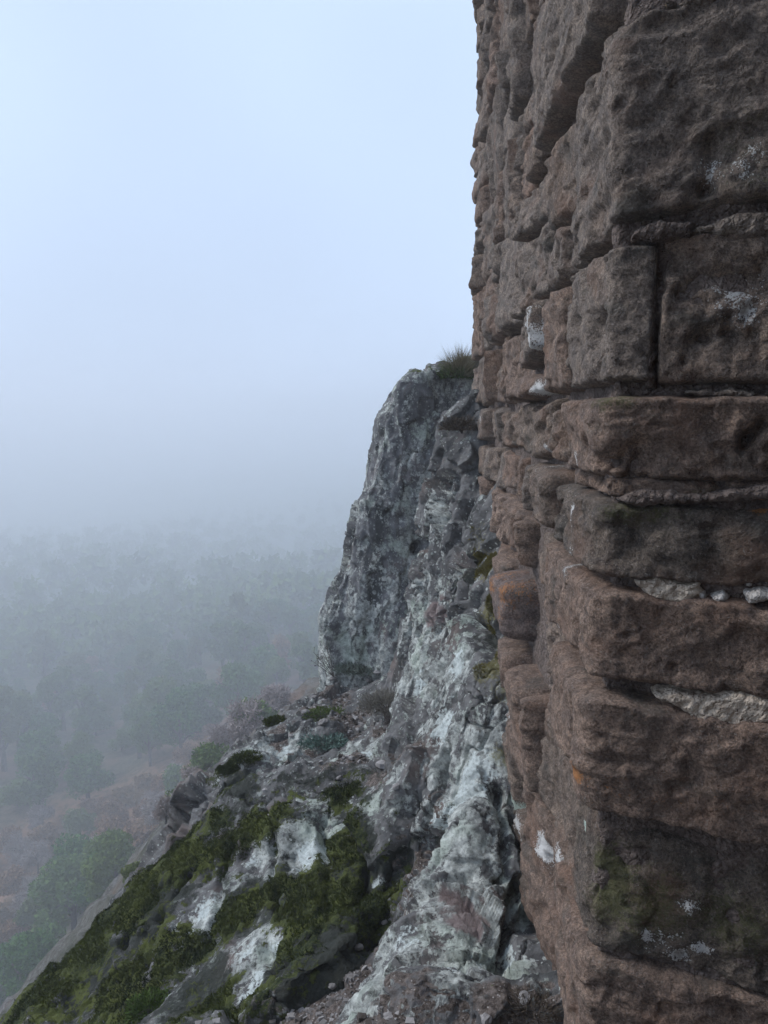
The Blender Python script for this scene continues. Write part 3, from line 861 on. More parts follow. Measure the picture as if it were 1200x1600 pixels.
DARK = [P(x, y, None, r) for x, y, r in ((540, 1420, .24), (520, 1480, .2), (570, 1340, .16), (480, 1400, .2), (620, 1300, .1), (380, 1430, .12), (745, 900, .12), (750, 980, .12), (655, 800, .1), (330, 1540, .14), (440, 1520, .14), (400, 1240, .14), (370, 1220, .12), (250, 1440, .15), (780, 1450, .05), (760, 1350, .04), (160, 1530, .12))]
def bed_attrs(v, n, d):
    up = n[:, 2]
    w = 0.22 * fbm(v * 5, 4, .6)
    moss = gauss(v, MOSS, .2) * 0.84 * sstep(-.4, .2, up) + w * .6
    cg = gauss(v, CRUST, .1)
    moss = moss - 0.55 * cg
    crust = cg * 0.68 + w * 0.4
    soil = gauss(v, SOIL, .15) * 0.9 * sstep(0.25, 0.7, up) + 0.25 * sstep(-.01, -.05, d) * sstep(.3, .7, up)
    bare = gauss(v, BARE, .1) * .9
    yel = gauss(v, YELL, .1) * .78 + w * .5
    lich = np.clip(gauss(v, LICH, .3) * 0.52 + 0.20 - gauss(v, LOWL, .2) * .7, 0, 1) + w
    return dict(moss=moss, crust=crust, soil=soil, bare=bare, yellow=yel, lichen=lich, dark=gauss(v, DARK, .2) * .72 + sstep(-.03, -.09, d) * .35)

def out_attrs(v, n, d):
    a = bed_attrs(v, n, d)
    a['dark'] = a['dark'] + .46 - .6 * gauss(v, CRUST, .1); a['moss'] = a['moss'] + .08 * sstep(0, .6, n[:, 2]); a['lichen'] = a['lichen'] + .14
    return a

def region(pts):
    """ground-plan membership of a rock body: discs (x, y, r) -> signed distance, inside negative"""
    def f(x, y):
        out = np.full(x.shape, 9.0)
        for p_ in pts:
            out = np.minimum(out, np.hypot(x - p_[0], y - p_[1]) - p_[2])
        return out
    return f

def disc(x, y, r):
    p_ = on_bed(x, y); return (p_[0], p_[1], r)

REG = {
    'buttress': region([disc(705, 1000, .20), disc(705, 850, .20), disc(695, 730, .20), disc(745, 900, .25), disc(750, 760, .26), disc(690, 1080, .28), disc(760, 1050, .26), disc(670, 900, .08), disc(665, 1010, .12)]),
    'slab': region([disc(740, 1300, .30), disc(700, 1400, .20), disc(760, 1450, .26), disc(740, 1190, .32), disc(690, 1480, .16), disc(720, 1540, .14), disc(790, 1540, .18), disc(700, 1270, .17)]),
    'outcrop': region([disc(480, 1330, .40), disc(380, 1360, .45), disc(280, 1400, .45), disc(450, 1480, .30), disc(250, 1520, .45), disc(130, 1560, .5), disc(560, 1320, .26), disc(300, 1560, .3), disc(530, 1420, .18)]),
    'ledge': region([disc(370, 1210, .28), disc(430, 1150, .26), disc(340, 1250, .2), disc(480, 1170, .16)]),
}
def plan_height(x, y):
    return BED(x, y)

def bed_sdf(lift, reg=None, soft=0.10, base=None):
    def f(x, y, z):
        key = {}
        zz = plan_height(x, y) + lift
        if reg is not None:
            m = reg(x, y) + 0.07 * noise(np.c_[x, y, z] * 3.3)
            zz = zz - np.where(m > 0, np.maximum(m / soft, 0) ** 1.5 * 0.26, 0) - 0.0
        p_ = np.c_[x, y, z]
        g = (z - zz) * 0.62
        g = g + 0.055 * fbm(p_ * np.array([2.4, 2.4, 1.4]) + 5, 2, 0.5)
        if reg is None: g = g + 0.01
        return np.maximum(g, in_tower(x, y) - 0.13)
    return f

# columns share the same height field: evaluate it once per column
_cache = {}
def plan_height(x, y):
    k = (len(x), float(x[0]), float(y[0]), float(x[-1]), float(y[-1]))
    if k not in _cache:
        xy = np.c_[x, y]
        u, inv = np.unique((xy * 4000).round().astype(np.int64) @ np.array([1, 10 ** 7]), return_inverse=True)
        first = np.zeros(len(u), np.int64); first[inv] = np.arange(len(x))
        _cache.clear()
        _cache[k] = BED(x[first], y[first])[inv]
    return _cache[k]

LO, HI = (-2.3, 1.15, -4.0), (1.0, 6.9, 0.3)
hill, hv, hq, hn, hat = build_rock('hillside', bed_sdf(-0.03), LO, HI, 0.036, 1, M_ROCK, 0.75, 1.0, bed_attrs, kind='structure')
PX = lambda x0, x1, y0, y1, z0, z1: ((x0, y0, z0), (x1, y1, z1))
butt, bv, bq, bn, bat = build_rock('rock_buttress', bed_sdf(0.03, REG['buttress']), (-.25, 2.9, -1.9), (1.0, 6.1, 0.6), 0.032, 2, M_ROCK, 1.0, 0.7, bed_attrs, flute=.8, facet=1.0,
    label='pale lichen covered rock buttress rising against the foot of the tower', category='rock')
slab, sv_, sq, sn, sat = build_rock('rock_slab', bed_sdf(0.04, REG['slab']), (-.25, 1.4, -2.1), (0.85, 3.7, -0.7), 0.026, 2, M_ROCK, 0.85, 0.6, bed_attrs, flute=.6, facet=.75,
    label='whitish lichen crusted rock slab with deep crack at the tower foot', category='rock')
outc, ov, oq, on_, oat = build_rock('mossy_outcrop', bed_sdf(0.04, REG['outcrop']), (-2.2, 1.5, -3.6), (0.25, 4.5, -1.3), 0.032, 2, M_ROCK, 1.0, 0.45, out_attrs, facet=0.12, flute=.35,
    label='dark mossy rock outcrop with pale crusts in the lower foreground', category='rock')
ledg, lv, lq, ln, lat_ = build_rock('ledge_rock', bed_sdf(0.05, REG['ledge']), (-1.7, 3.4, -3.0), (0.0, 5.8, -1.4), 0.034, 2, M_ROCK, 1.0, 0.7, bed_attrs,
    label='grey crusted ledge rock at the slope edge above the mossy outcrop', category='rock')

# the pinnacle behind the buttress: a blunt leaning tooth cut by planes
def pinn_sdf(x, y, z):
    prof = [(-0.56, -2.6), (-0.50, -1.62), (-0.36, -1.25), (-0.20, -0.62), (-0.10, -0.05), (0.06, 0.22), (0.40, 0.43), (0.75, 0.56), (1.3, 0.62)]
    px_ = np.array([p_[1] for p_ in prof]); pz_ = np.array([p_[0] for p_ in prof])
    xe = np.interp(z, px_, pz_)                                   # left edge by height
    slope = 0.86
    gl = (xe + 0.035 - x) * slope
    top = z - 0.52
    front = (5.95 + 0.16 * (z + 1.8) + 0.25 * np.abs(x - 0.15) - y) * 0.95
    back = y - 7.3
    right = x - 1.35
    p_ = np.c_[x, y, z]
    g = np.maximum.reduce([gl, top, front, back, right])
    g2 = np.maximum(np.maximum(gl * 0.75 + front * 0.66 - 0.06, g), gl * 0.6 + top * 0.8 + 0.10)           # bevel of the left arris
    return g2 + 0.07 * fbm(p_ * np.array([2.0, 2.0, 1.1]) + 15, 3, 0.55)
def pinn_attrs(v, n, d):
    w = 0.2 * fbm(v * 5, 3)
    f = sstep(-1.2, -2.0, v[:, 2])
    moss = 0.55 * sstep(0.1, 0.5, v[:, 2]) * sstep(0.2, 0.8, n[:, 2]) + 0.15 * w
    return dict(moss=moss, crust=0.08 + w * .5, soil=np.zeros(len(v)), bare=0.25 * sstep(.2, .6, noise(v * 1.7 + 3)), yellow=0 * w, lichen=0.46 + w * 1.3 + .25 * f, dark=.05 + .8 * w)
pinn, pv, pq, pn, pat = build_rock('rock_pinnacle', pinn_sdf, (-0.85, 5.7, -2.9), (1.5, 7.5, 0.9), 0.052, 2, M_PINN, 1.0, 0.45, pinn_attrs, flute=.6, facet=.75,
    label='dark grey leaning rock pinnacle speckled with lichen behind the buttress', category='rock')

# ------------------------------------------------------------------ valley
V = []
for x, y, d in ((480, 1062, 30), (410, 1132, 22), (318, 1228, 15), (215, 1400, 9.5), (120, 1540, 7.5), (40, 1600, 25), (140, 1500, 25), (240, 1385, 26), (320, 1250, 27), (400, 1150, 31), (20, 1580, 36), (50, 1400, 49), (0, 1270, 62), (250, 1250, 58), (330, 1200, 52), (450, 1090, 72), (200, 1100, 95), (400, 1000, 110),
                (100, 950, 160), (300, 850, 270), (100, 830, 330), (0, 800, 420), (350, 745, 480), (440, 730, 520), (230, 775, 440), (500, 880, 240)):
    V.append(pix(x, y, d))
V += [(-.3, 8.5, -3.2), (-1.5, 6.0, -4.2), (-2.6, 4.0, -4.6), (-3.0, 1.5, -5.0), (-1.5, 0.5, -4.0), (2, 8, -2.5), (0.5, -1, -2.0), (4, 2, -2.2), (3, -6, -2.2), (-3, -6, -5.0), (-8, -4, -9), (-14, 10, -19), (-12,17,-18), (-22, 10, -25), (-30, 25, -31), (6, 14, -4.5), (4, 30, -13),
      (10, 60, -26), (-60, -40, -32), (20, -60, -28), (50, 10, -22), (60, 110, -34), (-120, 40, -38), (-200, -150, -34), (0, -220, -32), (220, 0, -30), (200, 220, -28),
      (60, 320, -34), (-300, 200, -34), (-420, 0, -26), (0, -440, -26), (430, 0, -26), (150, 420, -34), (-320, 320, -34), (320, 320, -30), (-310, -310, -26), (310, -310, -26), (0, 930, -15), (-650, 650, -15), (650, 650, -15), (-930, 0, -15), (930, 0, -15), (0, -930, -15), (-650, -650, -15), (650, -650, -15)]
VAL = TPS(V, 0.5)
def ground_z(x, y):
    x = np.asarray(x, float); y = np.asarray(y, float)
    z = np.minimum(VAL(x, y), -1.7)
    r = np.hypot(x, y)
    q = np.c_[x, y, 0 * x]
    k = sstep(4, 30, r)
    return z + k * (1.4 * fbm(q * 0.045, 3) + 0.35 * fbm(q * 0.3 + 5, 3)) + (1 - k) * (0.18 * fbm(q * 1.6, 3)) + sstep(3, 8, r) * sstep(60, 20, r) * (0.40 * ridged(q * 0.55, 3) - .45 + .10 * fbm(q * 2.4, 3)) - 0.15

def make_ground_mat():
    t = NT('valley_ground_cover')
    n = t.noise(0.12, 5, 0.6); f = t.noise(1.6, 5, 0.65); g = t.noise(9.0, 4, 0.7)
    col = t.mix(t.ramp(f, 0.35, 0.68), (0.050, 0.052, 0.030), (0.13, 0.115, 0.075))
    col = t.mix(t.ramp(n, 0.48, 0.62), col, (0.165, 0.105, 0.075))
    col = t.mix(t.math('MULTIPLY', t.ramp(t.noise(0.5, 4), .55, .7), .6), col, (0.05, 0.065, 0.03))
    col = t.mix(t.math('MULTIPLY', t.attr('wooded'), 0.9), col, t.mix(t.ramp(f, 0.35, 0.65), (0.028, 0.065, 0.018), (0.068, 0.125, 0.034)))
    col = t.mix(t.math('MULTIPLY', t.attr('clearing'), t.ramp(f, 0.25, 0.6)), col, (0.29, 0.165, 0.105))
    rk = t.math('MULTIPLY', t.attr('rocky'), t.ramp(f, 0.30, 0.60))
    col = t.mix(rk, col, t.mix(t.ramp(g, 0.35, 0.65), (0.075, 0.072, 0.068), (0.20, 0.20, 0.195)))
    return t.done(col, 0.95, t.bump(t.math('ADD', f, t.math('MULTIPLY', g, .4)), 0.35, 0.8))

ang = np.concatenate([np.linspace(-50, 20, 230), np.linspace(20, 310, 70)[1:]])
rad = np.concatenate([[0.0], np.geomspace(1.2, 940, 360)])
A_, R_ = np.meshgrid(np.radians(ang), rad, indexing='ij')
gx, gy = (np.sin(A_) * R_).ravel(), (np.cos(A_) * R_).ravel()
gz = ground_z(gx, gy)
rr = np.hypot(gx, gy) + 5 * fbm(np.c_[gx, gy, 0 * gx] * .08, 2)
rocky = sstep(45, 26, rr) * np.clip(0.65 + 0.7 * fbm(np.c_[gx, gy, gz] * 0.22, 3), 0, 1)
me = mesh_from('valley_ground', np.c_[gx, gy, gz], grid_faces(len(ang), len(rad)), make_ground_mat(), attrs={'rocky': rocky, 'wooded': sstep(70, 170, rr), 'clearing': sstep(44, 50, rr) * sstep(74, 64, rr)})
if me.polygons[1000].normal.z < 0: me.flip_normals()
obj('valley_ground', me, kind='structure')

# ------------------------------------------------------------------ trees and scrub
def leafy(n, lobes, size, seed, narrow=1.0, hollow=0.55):
    """many small leaf faces spread through a crown of lobes [(x,y,z,r)] -> verts, tri faces, shade value"""
    g = np.random.default_rng(seed)
    L = np.array(lobes); w = L[:, 3] ** 2; k = g.choice(len(L), n, p=w / w.sum())
    d = g.normal(size=(n, 3)); d /= np.linalg.norm(d, axis=1)[:, None]
    r = (hollow + (1 - hollow) * g.random(n) ** 0.6)[:, None]
    c = L[k, :3] + d * L[k, 3:4] * r * np.array([1, 1, .85])
    c += 0.25 * g.normal(size=(n, 3)) * size
    a = g.normal(size=(n, 3)) + d * .5 + np.array([0, 0, .2]); a /= np.linalg.norm(a, axis=1)[:, None]
    b = np.cross(a, g.normal(size=(n, 3))); b /= np.linalg.norm(b, axis=1)[:, None]
    s = (size * g.uniform(.6, 1.3, n))[:, None]
    v = np.stack([c - b * s * .5 * narrow, c + b * s * .5 * narrow, c + a * s], 1).reshape(-1, 3)
    hue = g.random(n)[:, None].repeat(3, 1).ravel()
    return v, np.arange(n * 3).reshape(-1, 3), hue

def tube(path, radii, sides=5):
    path = np.asarray(path, float); n = len(path)
    vs, fs = [], []
    for i in range(n):
        t = path[min(i + 1, n - 1)] - path[max(i - 1, 0)]; t /= np.linalg.norm(t) + 1e-9
        a = np.cross(t, [0.3, 0.9, 0.2]); a /= np.linalg.norm(a) + 1e-9; b = np.cross(t, a)
        for k in range(sides):
            th = 2 * math.pi * k / sides
            vs.append(path[i] + (a * math.cos(th) + b * math.sin(th)) * radii[i])
    for i in range(n - 1):
        for k in range(sides):
            k2 = (k + 1) % sides
            fs.append((i * sides + k, i * sides + k2, (i + 1) * sides + k2, (i + 1) * sides + k))
    return np.array(vs), np.array(fs)

def join(parts):
    vs, fs, o = [], [], 0
    for v, f in parts:
        vs.append(v); fs.append(f + o); o += len(v)
    return np.concatenate(vs), np.concatenate(fs)

def leaf_mat(name, a, b, c):
    t = NT(name)
    h = t.attr('hue')
    n = t.objinfo('Random')
    col = t.mix(h, a, b)
    col = t.mix(t.math('MULTIPLY', t.ramp(n, 0.45, 1.0), 0.75), col, c)
    t.bsdf.inputs['Specular IOR Level'].default_value = 0.1
    return t.done(col, 0.85)

M_LEAF = leaf_mat('broadleaf_foliage', (0.030, 0.092, 0.022), (0.095, 0.195, 0.040), (0.135, 0.175, 0.038))
M_LEAF2 = leaf_mat('pale_foliage', (0.055, 0.105, 0.030), (0.125, 0.19, 0.055), (0.15, 0.155, 0.05))
M_RUST = leaf_mat('bracken_foliage', (0.14, 0.080, 0.045), (0.34, 0.20, 0.115), (0.25, 0.18, 0.10))
M_TWIG = leaf_mat('bare_twigs', (0.21, 0.17, 0.155), (0.38, 0.32, 0.30), (0.30, 0.24, 0.20))
M_BARK = make_simple_mat('bark', (0.05, 0.04, 0.033), (0.13, 0.11, 0.095), 6.0)
M_YEL = leaf_mat('yellow_foliage', (0.26, 0.13, 0.03), (0.45, 0.26, 0.06), (0.4, 0.2, 0.05))

def crown_lobes(seed, R0, H, n):
    g = random.Random(seed); out = []
    for k in range(n):
        t = g.random(); zz = H * (0.32 + 0.62 * t)
        rad_ = R0 * math.sqrt(max(0.05, 1 - ((t - .42) / .62) ** 2)) * g.uniform(.35, .8)
        a = g.uniform(0, 6.283)
        out.append((rad_ * math.cos(a), rad_ * math.sin(a), zz, R0 * g.uniform(.28, .48)))
    return out

def trunk_mesh(seed, H, r, R0):
    g = random.Random(seed)
    ps = []
    top = np.array([g.uniform(-.3, .3), g.uniform(-.3, .3), H * .72])
    path = [np.array([0, 0, -0.6]), np.array([0, 0, H * .2]), top * .55 + np.array([0, 0, .1 * H]), top]
    ps.append(tube(path, [r * 1.3, r, r * .7, r * .25], 6))
    for k in range(6):
        a = g.uniform(0, 6.28); s = path[1] + (top - path[1]) * g.uniform(0.05, .7)
        e = s + np.array([math.cos(a) * R0 * .75, math.sin(a) * R0 * .75, H * g.uniform(.12, .3)])
        ps.append(tube([s, (s + e) / 2 + np.array([0, 0, .06 * H]), e], [r * .5, r * .32, r * .1], 4))
    return join(ps)

PROTO = {}
def proto(kind, i, n=2600, size=.26):
    H, R0, nl = {'tree': (6.2, 2.7, 17), 'slim': (7.2, 1.9, 14), 'shrub': (1.9, 1.5, 9), 'bare': (3.4, 1.9, 9)}[kind]
    H *= 1 + .12 * (i % 3 - 1)
    v, f, hue = leafy(n, crown_lobes(100 * i + len(kind), R0, H, nl), size, 7 * i + 1, 0.22 if kind == 'bare' else 0.9, .3 if kind == 'bare' else .55)
    tv, tf = trunk_mesh(i + 50, H, 0.035 * H if kind != 'shrub' else .05, R0)
    return v, f, hue, tv, tf

def variant(kind, i, mat, key, n, size):
    if (key, i) not in PROTO:
        v, f, hue, tv, tf = proto(kind, i, n, size)
        PROTO[(key, i)] = (mesh_from('crown', v, f, mat, False, {'hue': hue}), mesh_from('trunk', tv, tf, M_BARK))
    return PROTO[(key, i)]

def plant_tree(name, label, cat, group, p, s, rz, meshes):
    e = bpy.data.objects.new(name, None); COL.objects.link(e)
    e.location = p; e.rotation_euler = (0, 0, rz); e.scale = (s * random.uniform(.9, 1.1), s * random.uniform(.9, 1.1), s * random.uniform(.85, 1.15))
    e.empty_display_size = .3
    e['label'], e['category'] = label, cat
    if group: e['group'] = group
    for nm, me_ in (('crown', meshes[0]), ('trunk', meshes[1])):
        o = bpy.data.objects.new(nm, me_); COL.objects.link(o); o.parent = e
    return e

trees = []
tr = random.Random(5)
def sample(r0, r1, b0, b1, gap, tries):
    pts = []
    for _ in range(tries):
        r = math.sqrt(tr.uniform(r0 * r0, r1 * r1)); b = math.radians(tr.uniform(b0, b1))
        x, y = r * math.sin(b), r * math.cos(b)
        g_ = gap * (0.75 + 0.5 * tr.random())
        if all((x - q[0]) ** 2 + (y - q[1]) ** 2 > g_ * g_ for q in pts):
            pts.append((x, y))
    return pts

# nearest green trees under the cliff
n_ind = 0
for (x, y) in sample(33, 47, -33, -20, 3.3, 500)[:24]:
    z = float(ground_z([x], [y])[0])
    plant_tree('broadleaf_tree', 'deep green tree in the near clump below the mossy outcrop', 'tree', 'green trees in the near clump', (x, y, z - .1), tr.uniform(.5, .78), tr.uniform(0, 6.28), variant('tree', tr.randrange(3), M_LEAF, 'near', 7000, .22)); n_ind += 1
# rust brown scrub of the clearing
for (x, y) in sample(40, 66, -33, -6, 2.3, 1600):
    r = math.hypot(x, y); b = math.degrees(math.atan2(x, y))
    if b < -20 and r < 46: continue
    z = float(ground_z([x], [y])[0])
    k = tr.random()
    if k < .62:
        plant_tree('bracken_shrub', 'rust brown shrub in the clearing between the near trees and the valley wood', 'shrub', 'rust brown shrubs of the clearing', (x, y, z - .1), tr.uniform(.55, 1.05), tr.uniform(0, 6.28), variant('shrub', tr.randrange(3), M_RUST, 'rust', 2600, .17)); n_ind += 1
    elif k < .84 or b > -14:
        plant_tree('bare_shrub', 'bare grey pink shrub on the slope beyond the rocky edge', 'shrub', 'bare shrubs beyond the rocky edge', (x, y, z - .1), tr.uniform(.4, .68), tr.uniform(0, 6.28), variant('bare', tr.randrange(3), M_TWIG, 'bare', 2200, .42)); n_ind += 1
    else:
        plant_tree('green_shrub', 'small olive green shrub among the rust brown scrub', 'shrub', 'green shrubs among the brown scrub', (x, y, z - .1), tr.uniform(.7, 1.2), tr.uniform(0, 6.28), variant('shrub', tr.randrange(3), M_LEAF2, 'gshrub', 2600, .17)); n_ind += 1
for i, (x, y, d, s_) in enumerate(((472, 1085, 34, .42), (440, 1095, 33, .45), (415, 1105, 31, .42), (392, 1125, 30, .46), (368, 1150, 28, .40), (345, 1175, 26, .36), (425, 1125, 26, .45), (385, 1160, 23, .42), (300, 1240, 17, .22), (260, 1300, 13, .16))):
    q_ = pix(x, y, d)
    plant_tree('spur_shrub', 'bare grey pink shrub on the hazy spur just behind the ledge', 'shrub', 'bare shrubs on the near spur', (q_[0], q_[1], float(ground_z([q_[0]], [q_[1]])[0]) - .1), s_, tr.uniform(0, 6.28), variant('bare', i % 3, M_TWIG, 'bare', 2200, .42)); n_ind += 1
for i, (x, y, d, s_) in enumerate(((455, 1115, 35, .9), (405, 1150, 24, .6), (330, 1205, 21, .5), (290, 1255, 16, .3), (215, 1370, 11, .16))):
    q_ = pix(x, y, d)
    plant_tree('spur_bush', 'small olive bush growing on the hazy spur behind the ledge', 'shrub', 'olive bushes on the near spur', (q_[0], q_[1], float(ground_z([q_[0]], [q_[1]])[0]) - .05), s_, tr.uniform(0, 6.28), variant('shrub', i % 3, M_LEAF2, 'gshrub', 2600, .17)); n_ind += 1
yb = pix(185, 1348, 42); 
plant_tree('yellow_shrub', 'single small yellow orange shrub glowing in the brown scrub', 'shrub', None, (yb[0], yb[1], float(ground_z([yb[0]], [yb[1]])[0])), .55, 1.0, variant('shrub', 1, M_YEL, 'yel', 1400, .18)); n_ind += 1
# valley wood
wood = sorted(sample(66, 150, -36, 6, 3.9, 5000), key=lambda p_: math.hypot(*p_))
budget = max(0, 298 - n_ind)
for (x, y) in wood[:budget]:
    z = float(ground_z([x], [y])[0]); k = tr.random()
    if k < .6: plant_tree('valley_tree', 'dark green tree in the valley wood fading into the fog', 'tree', 'green trees of the valley wood', (x, y, z - .1), tr.uniform(.5, .9), tr.uniform(0, 6.28), variant('tree', tr.randrange(4), M_LEAF, 'mid', 3200, .33))
    elif k < .9: plant_tree('slender_tree', 'pale green slender tree in the valley wood fading into the fog', 'tree', 'pale slender trees of the valley wood', (x, y, z - .1), tr.uniform(.6, 1.0), tr.uniform(0, 6.28), variant('slim', tr.randrange(3), M_LEAF2, 'slim', 2600, .33))
    else: plant_tree('autumn_tree', 'brownish autumn tree standing among the green valley wood', 'tree', 'brown trees of the valley wood', (x, y, z - .1), tr.uniform(.6, .95), tr.uniform(0, 6.28), variant('slim', tr.randrange(3), M_RUST, 'autumn', 2600, .33))
# the rest of the wood reads as one mass in the fog
rest = wood[budget:] + sample(150, 420, -40, 14, 7.5, 3600)
vs_, fs_, hs_ = [], [], []; o_ = 0
base = [leafy(150, crown_lobes(900 + i, 2.7, 6.2, 12), 1.0, 30 + i, 1.0, .7) for i in range(4)]
for (x, y) in rest:
    z = float(ground_z([x], [y])[0]); v, f, h_ = base[tr.randrange(4)]
    s = tr.uniform(.7, 1.15) * (1.0 if math.hypot(x, y) < 160 else 1.3) * (1 - 0.8 * float(sstep(200, 410, math.hypot(x, y))))
    a = tr.uniform(0, 6.28); ca, sa = math.cos(a) * s, math.sin(a) * s
    vv = np.c_[v[:, 0] * ca - v[:, 1] * sa + x, v[:, 0] * sa + v[:, 1] * ca + y, v[:, 2] * s + z]
    vs_.append(vv); fs_.append(f + o_); o_ += len(v); hs_.append(np.clip(h_ * .6 + tr.uniform(0, .5), 0, 1))
me = mesh_from('distant_forest', np.concatenate(vs_), np.concatenate(fs_), M_LEAF, False, {'hue': np.concatenate(hs_)})
obj('distant_forest', me, kind='stuff', label='far forest on the opposite valley side lost in fog', category='forest')

# ------------------------------------------------------------------ small plants, moss, gravel
def scatter(v, q, n, w, g):
    """n random points on quads weighted by w (per quad) -> point, quad index"""
    a = np.linalg.norm(np.cross(v[q[:, 2]] - v[q[:, 0]], v[q[:, 3]] - v[q[:, 1]]), axis=1) * w
    k = g.choice(len(q), n, p=a / a.sum())
    s, t = g.random(n)[:, None], g.random(n)[:, None]
    A, B, C, D = (v[q[k, i]] for i in range(4))
    return (A * (1 - s) + B * s) * (1 - t) + (D * (1 - s) + C * s) * t, k

def blades(c, nrm, length, width, g, lean=.7):
    n = len(c)
    d = nrm + lean * g.normal(size=(n, 3)) * .6; d /= np.linalg.norm(d, axis=1)[:, None]
    b = np.cross(d, g.normal(size=(n, 3))); b /= np.linalg.norm(b, axis=1)[:, None]
    L = (length * g.uniform(.5, 1.3, n))[:, None]
    v = np.stack([c - b * width, c + b * width, c + d * L], 1).reshape(-1, 3)
    return v, np.arange(3 * n).reshape(-1, 3), g.random(n).repeat(3)

M_MOSSL = leaf_mat('moss_fuzz', (0.016, 0.026, 0.010), (0.085, 0.10, 0.024), (0.05, 0.065, 0.018))
M_YMOSS = leaf_mat('yellow_moss', (0.11, 0.095, 0.03), (0.25, 0.215, 0.07), (0.18, 0.15, 0.05))
g = np.random.default_rng(77)
def moss_on(parent, v, q, n_, at, key, thr, n, L, mat, label):
    m = at[key][q].mean(1) + 0.35 * noise(v[q].mean(1) * 9)
    w = sstep(thr, thr + .15, m)
    if w.sum() < 1: return
    c, k = scatter(v, q, n, w, g)
    nn = n_[q[k, 0]] + np.array([0, 0, .3])
    bv_, bf_, bh_ = blades(c - nn * .002, nn, L, .0022, g)
    bh_ = np.clip(.25 * bh_ + .4 + .75 * fbm(bv_ * 6, 3), 0, 1)
    o = obj('moss', mesh_from('moss', bv_, bf_, mat, False, {'hue': bh_}), parent, kind='stuff')
    return o
moss_on(outc, ov, oq, on_, oat, 'moss', .55, 70000, .013, M_MOSSL, '')
moss_on(ledg, lv, lq, ln, lat_, 'moss', .5, 12000, .013, M_MOSSL, '')
moss_on(butt, bv, bq, bn, bat, 'yellow', .45, 14000, .016, M_YMOSS, '')

# gravel on the ledges
def pebble(g_):
    v = np.array([(-1, -1, -1), (1, -1, -1), (1, 1, -1), (-1, 1, -1), (-.8, -.8, 1), (.8, -.8, 1), (.8, .8, 1), (-.8, .8, 1)], float)
    v = v * g_.uniform(.6, 1.0, 3) + g_.normal(size=(8, 3)) * .22
    return v, np.array([(0, 3, 2, 1), (4, 5, 6, 7), (0, 1, 5, 4), (1, 2, 6, 5), (2, 3, 7, 6), (3, 0, 4, 7)])
def gravel_mat():
    t = NT('gravel_stone'); h = t.attr('hue')
    col = t.mix(h, (0.07, 0.058, 0.05), (0.36, 0.34, 0.33))
    return t.done(col, .95, t.bump(t.noise(150.0, 3), .004, .7))
M_GRAVEL = gravel_mat()
ws = sstep(.42, .62, hat['soil'][hq].mean(1)) + 0.03 * sstep(.4, .8, hn[hq].mean(1)[:, 2])
c, k = scatter(hv, hq, 4200, ws, g)
vs_, fs_, hs_ = [], [], []
pebs = [pebble(g) for _ in range(12)]
for i, p_ in enumerate(c):
    v, f = pebs[i % 12]
    s = 0.0035 + 0.012 * g.random() ** 3
    a = g.uniform(0, 6.28); ca, sa = math.cos(a), math.sin(a)
    vs_.append(np.c_[v[:, 0] * ca - v[:, 1] * sa, v[:, 0] * sa + v[:, 1] * ca, v[:, 2] * .7] * s + p_); fs_.append(f + 8 * i); hs_.append(np.full(8, g.random() ** 1.6))
obj('gravel', mesh_from('gravel', np.concatenate(vs_), np.concatenate(fs_), M_GRAVEL, False, {'hue': np.concatenate(hs_)}), kind='stuff')

def rockfind(x, y):
    """first solid surface behind a photo pixel among the rock bodies"""
    dg = bpy.context.evaluated_depsgraph_get()
    r = pix(x, y, 1.0); L = np.linalg.norm(r)
    ok, loc, nn, *_ = sc.ray_cast(dg, Vector(r / L) * 0.6, Vector(r / L), distance=60)
    if not ok or (loc[2] > -1.2 and loc[1] < 3): return None, None
    return np.array(loc), np.array(nn)
bpy.context.view_layer.update()

stone_me = []
for i in range(4):
    v = np.array([(math.sin(a) * math.cos(b), math.sin(a) * math.sin(b), math.cos(a)) for a in np.linspace(.05, math.pi - .05, 7) for b in np.linspace(0, 2 * math.pi, 10, endpoint=False)])
    v = v * (1 + .35 * fbm(v * 1.4 + i * 9, 3))[:, None] * np.array([1, .8, .55])
    idx = np.arange(70).reshape(7, 10); f = np.stack([idx[:-1], np.roll(idx, -1, 1)[:-1], np.roll(idx, -1, 1)[1:], idx[1:]], -1).reshape(-1, 4)
    stone_me.append(mesh_from('loose_stone', v, f[:, ::-1], M_GRAVEL, False, {'hue': np.full(70, .55 + .12 * i)}))
for i, (x, y, s) in enumerate(((505, 1128, .035), (478, 1112, .03), (540, 1095, .028), (575, 1062, .03), (520, 1060, .028), (455, 1150, .02), (560, 1140, .02), (600, 1195, .035), (530, 1215, .018), (620, 1230, .02), (960, 1210, .018),
                               (590, 1050, .03), (430, 1205, .016), (640, 1370, .014), (600, 1440, .014), (560, 1480, .018), (520, 1540, .014), (610, 1590, .02), (760, 1592, .018), (820, 1560, .02), (490, 1090, .025), (440, 1110, .03), (550, 1185, .02), (415, 1235, .016))):
    p_, nn = rockfind(x, y)
    if p_ is None: continue
    o = obj('loose_stone', stone_me[i % 4]); o.location = p_ + nn * s * .15; o.scale = (s, s, s); o.rotation_euler = (random.uniform(-.4, .4), random.uniform(-.4, .4), random.uniform(0, 6.28))
    o['label'] = 'small pale loose stone lying in the gravel of the rock slope'; o['category'] = 'stone'; o['group'] = 'loose stones on the rock slope'

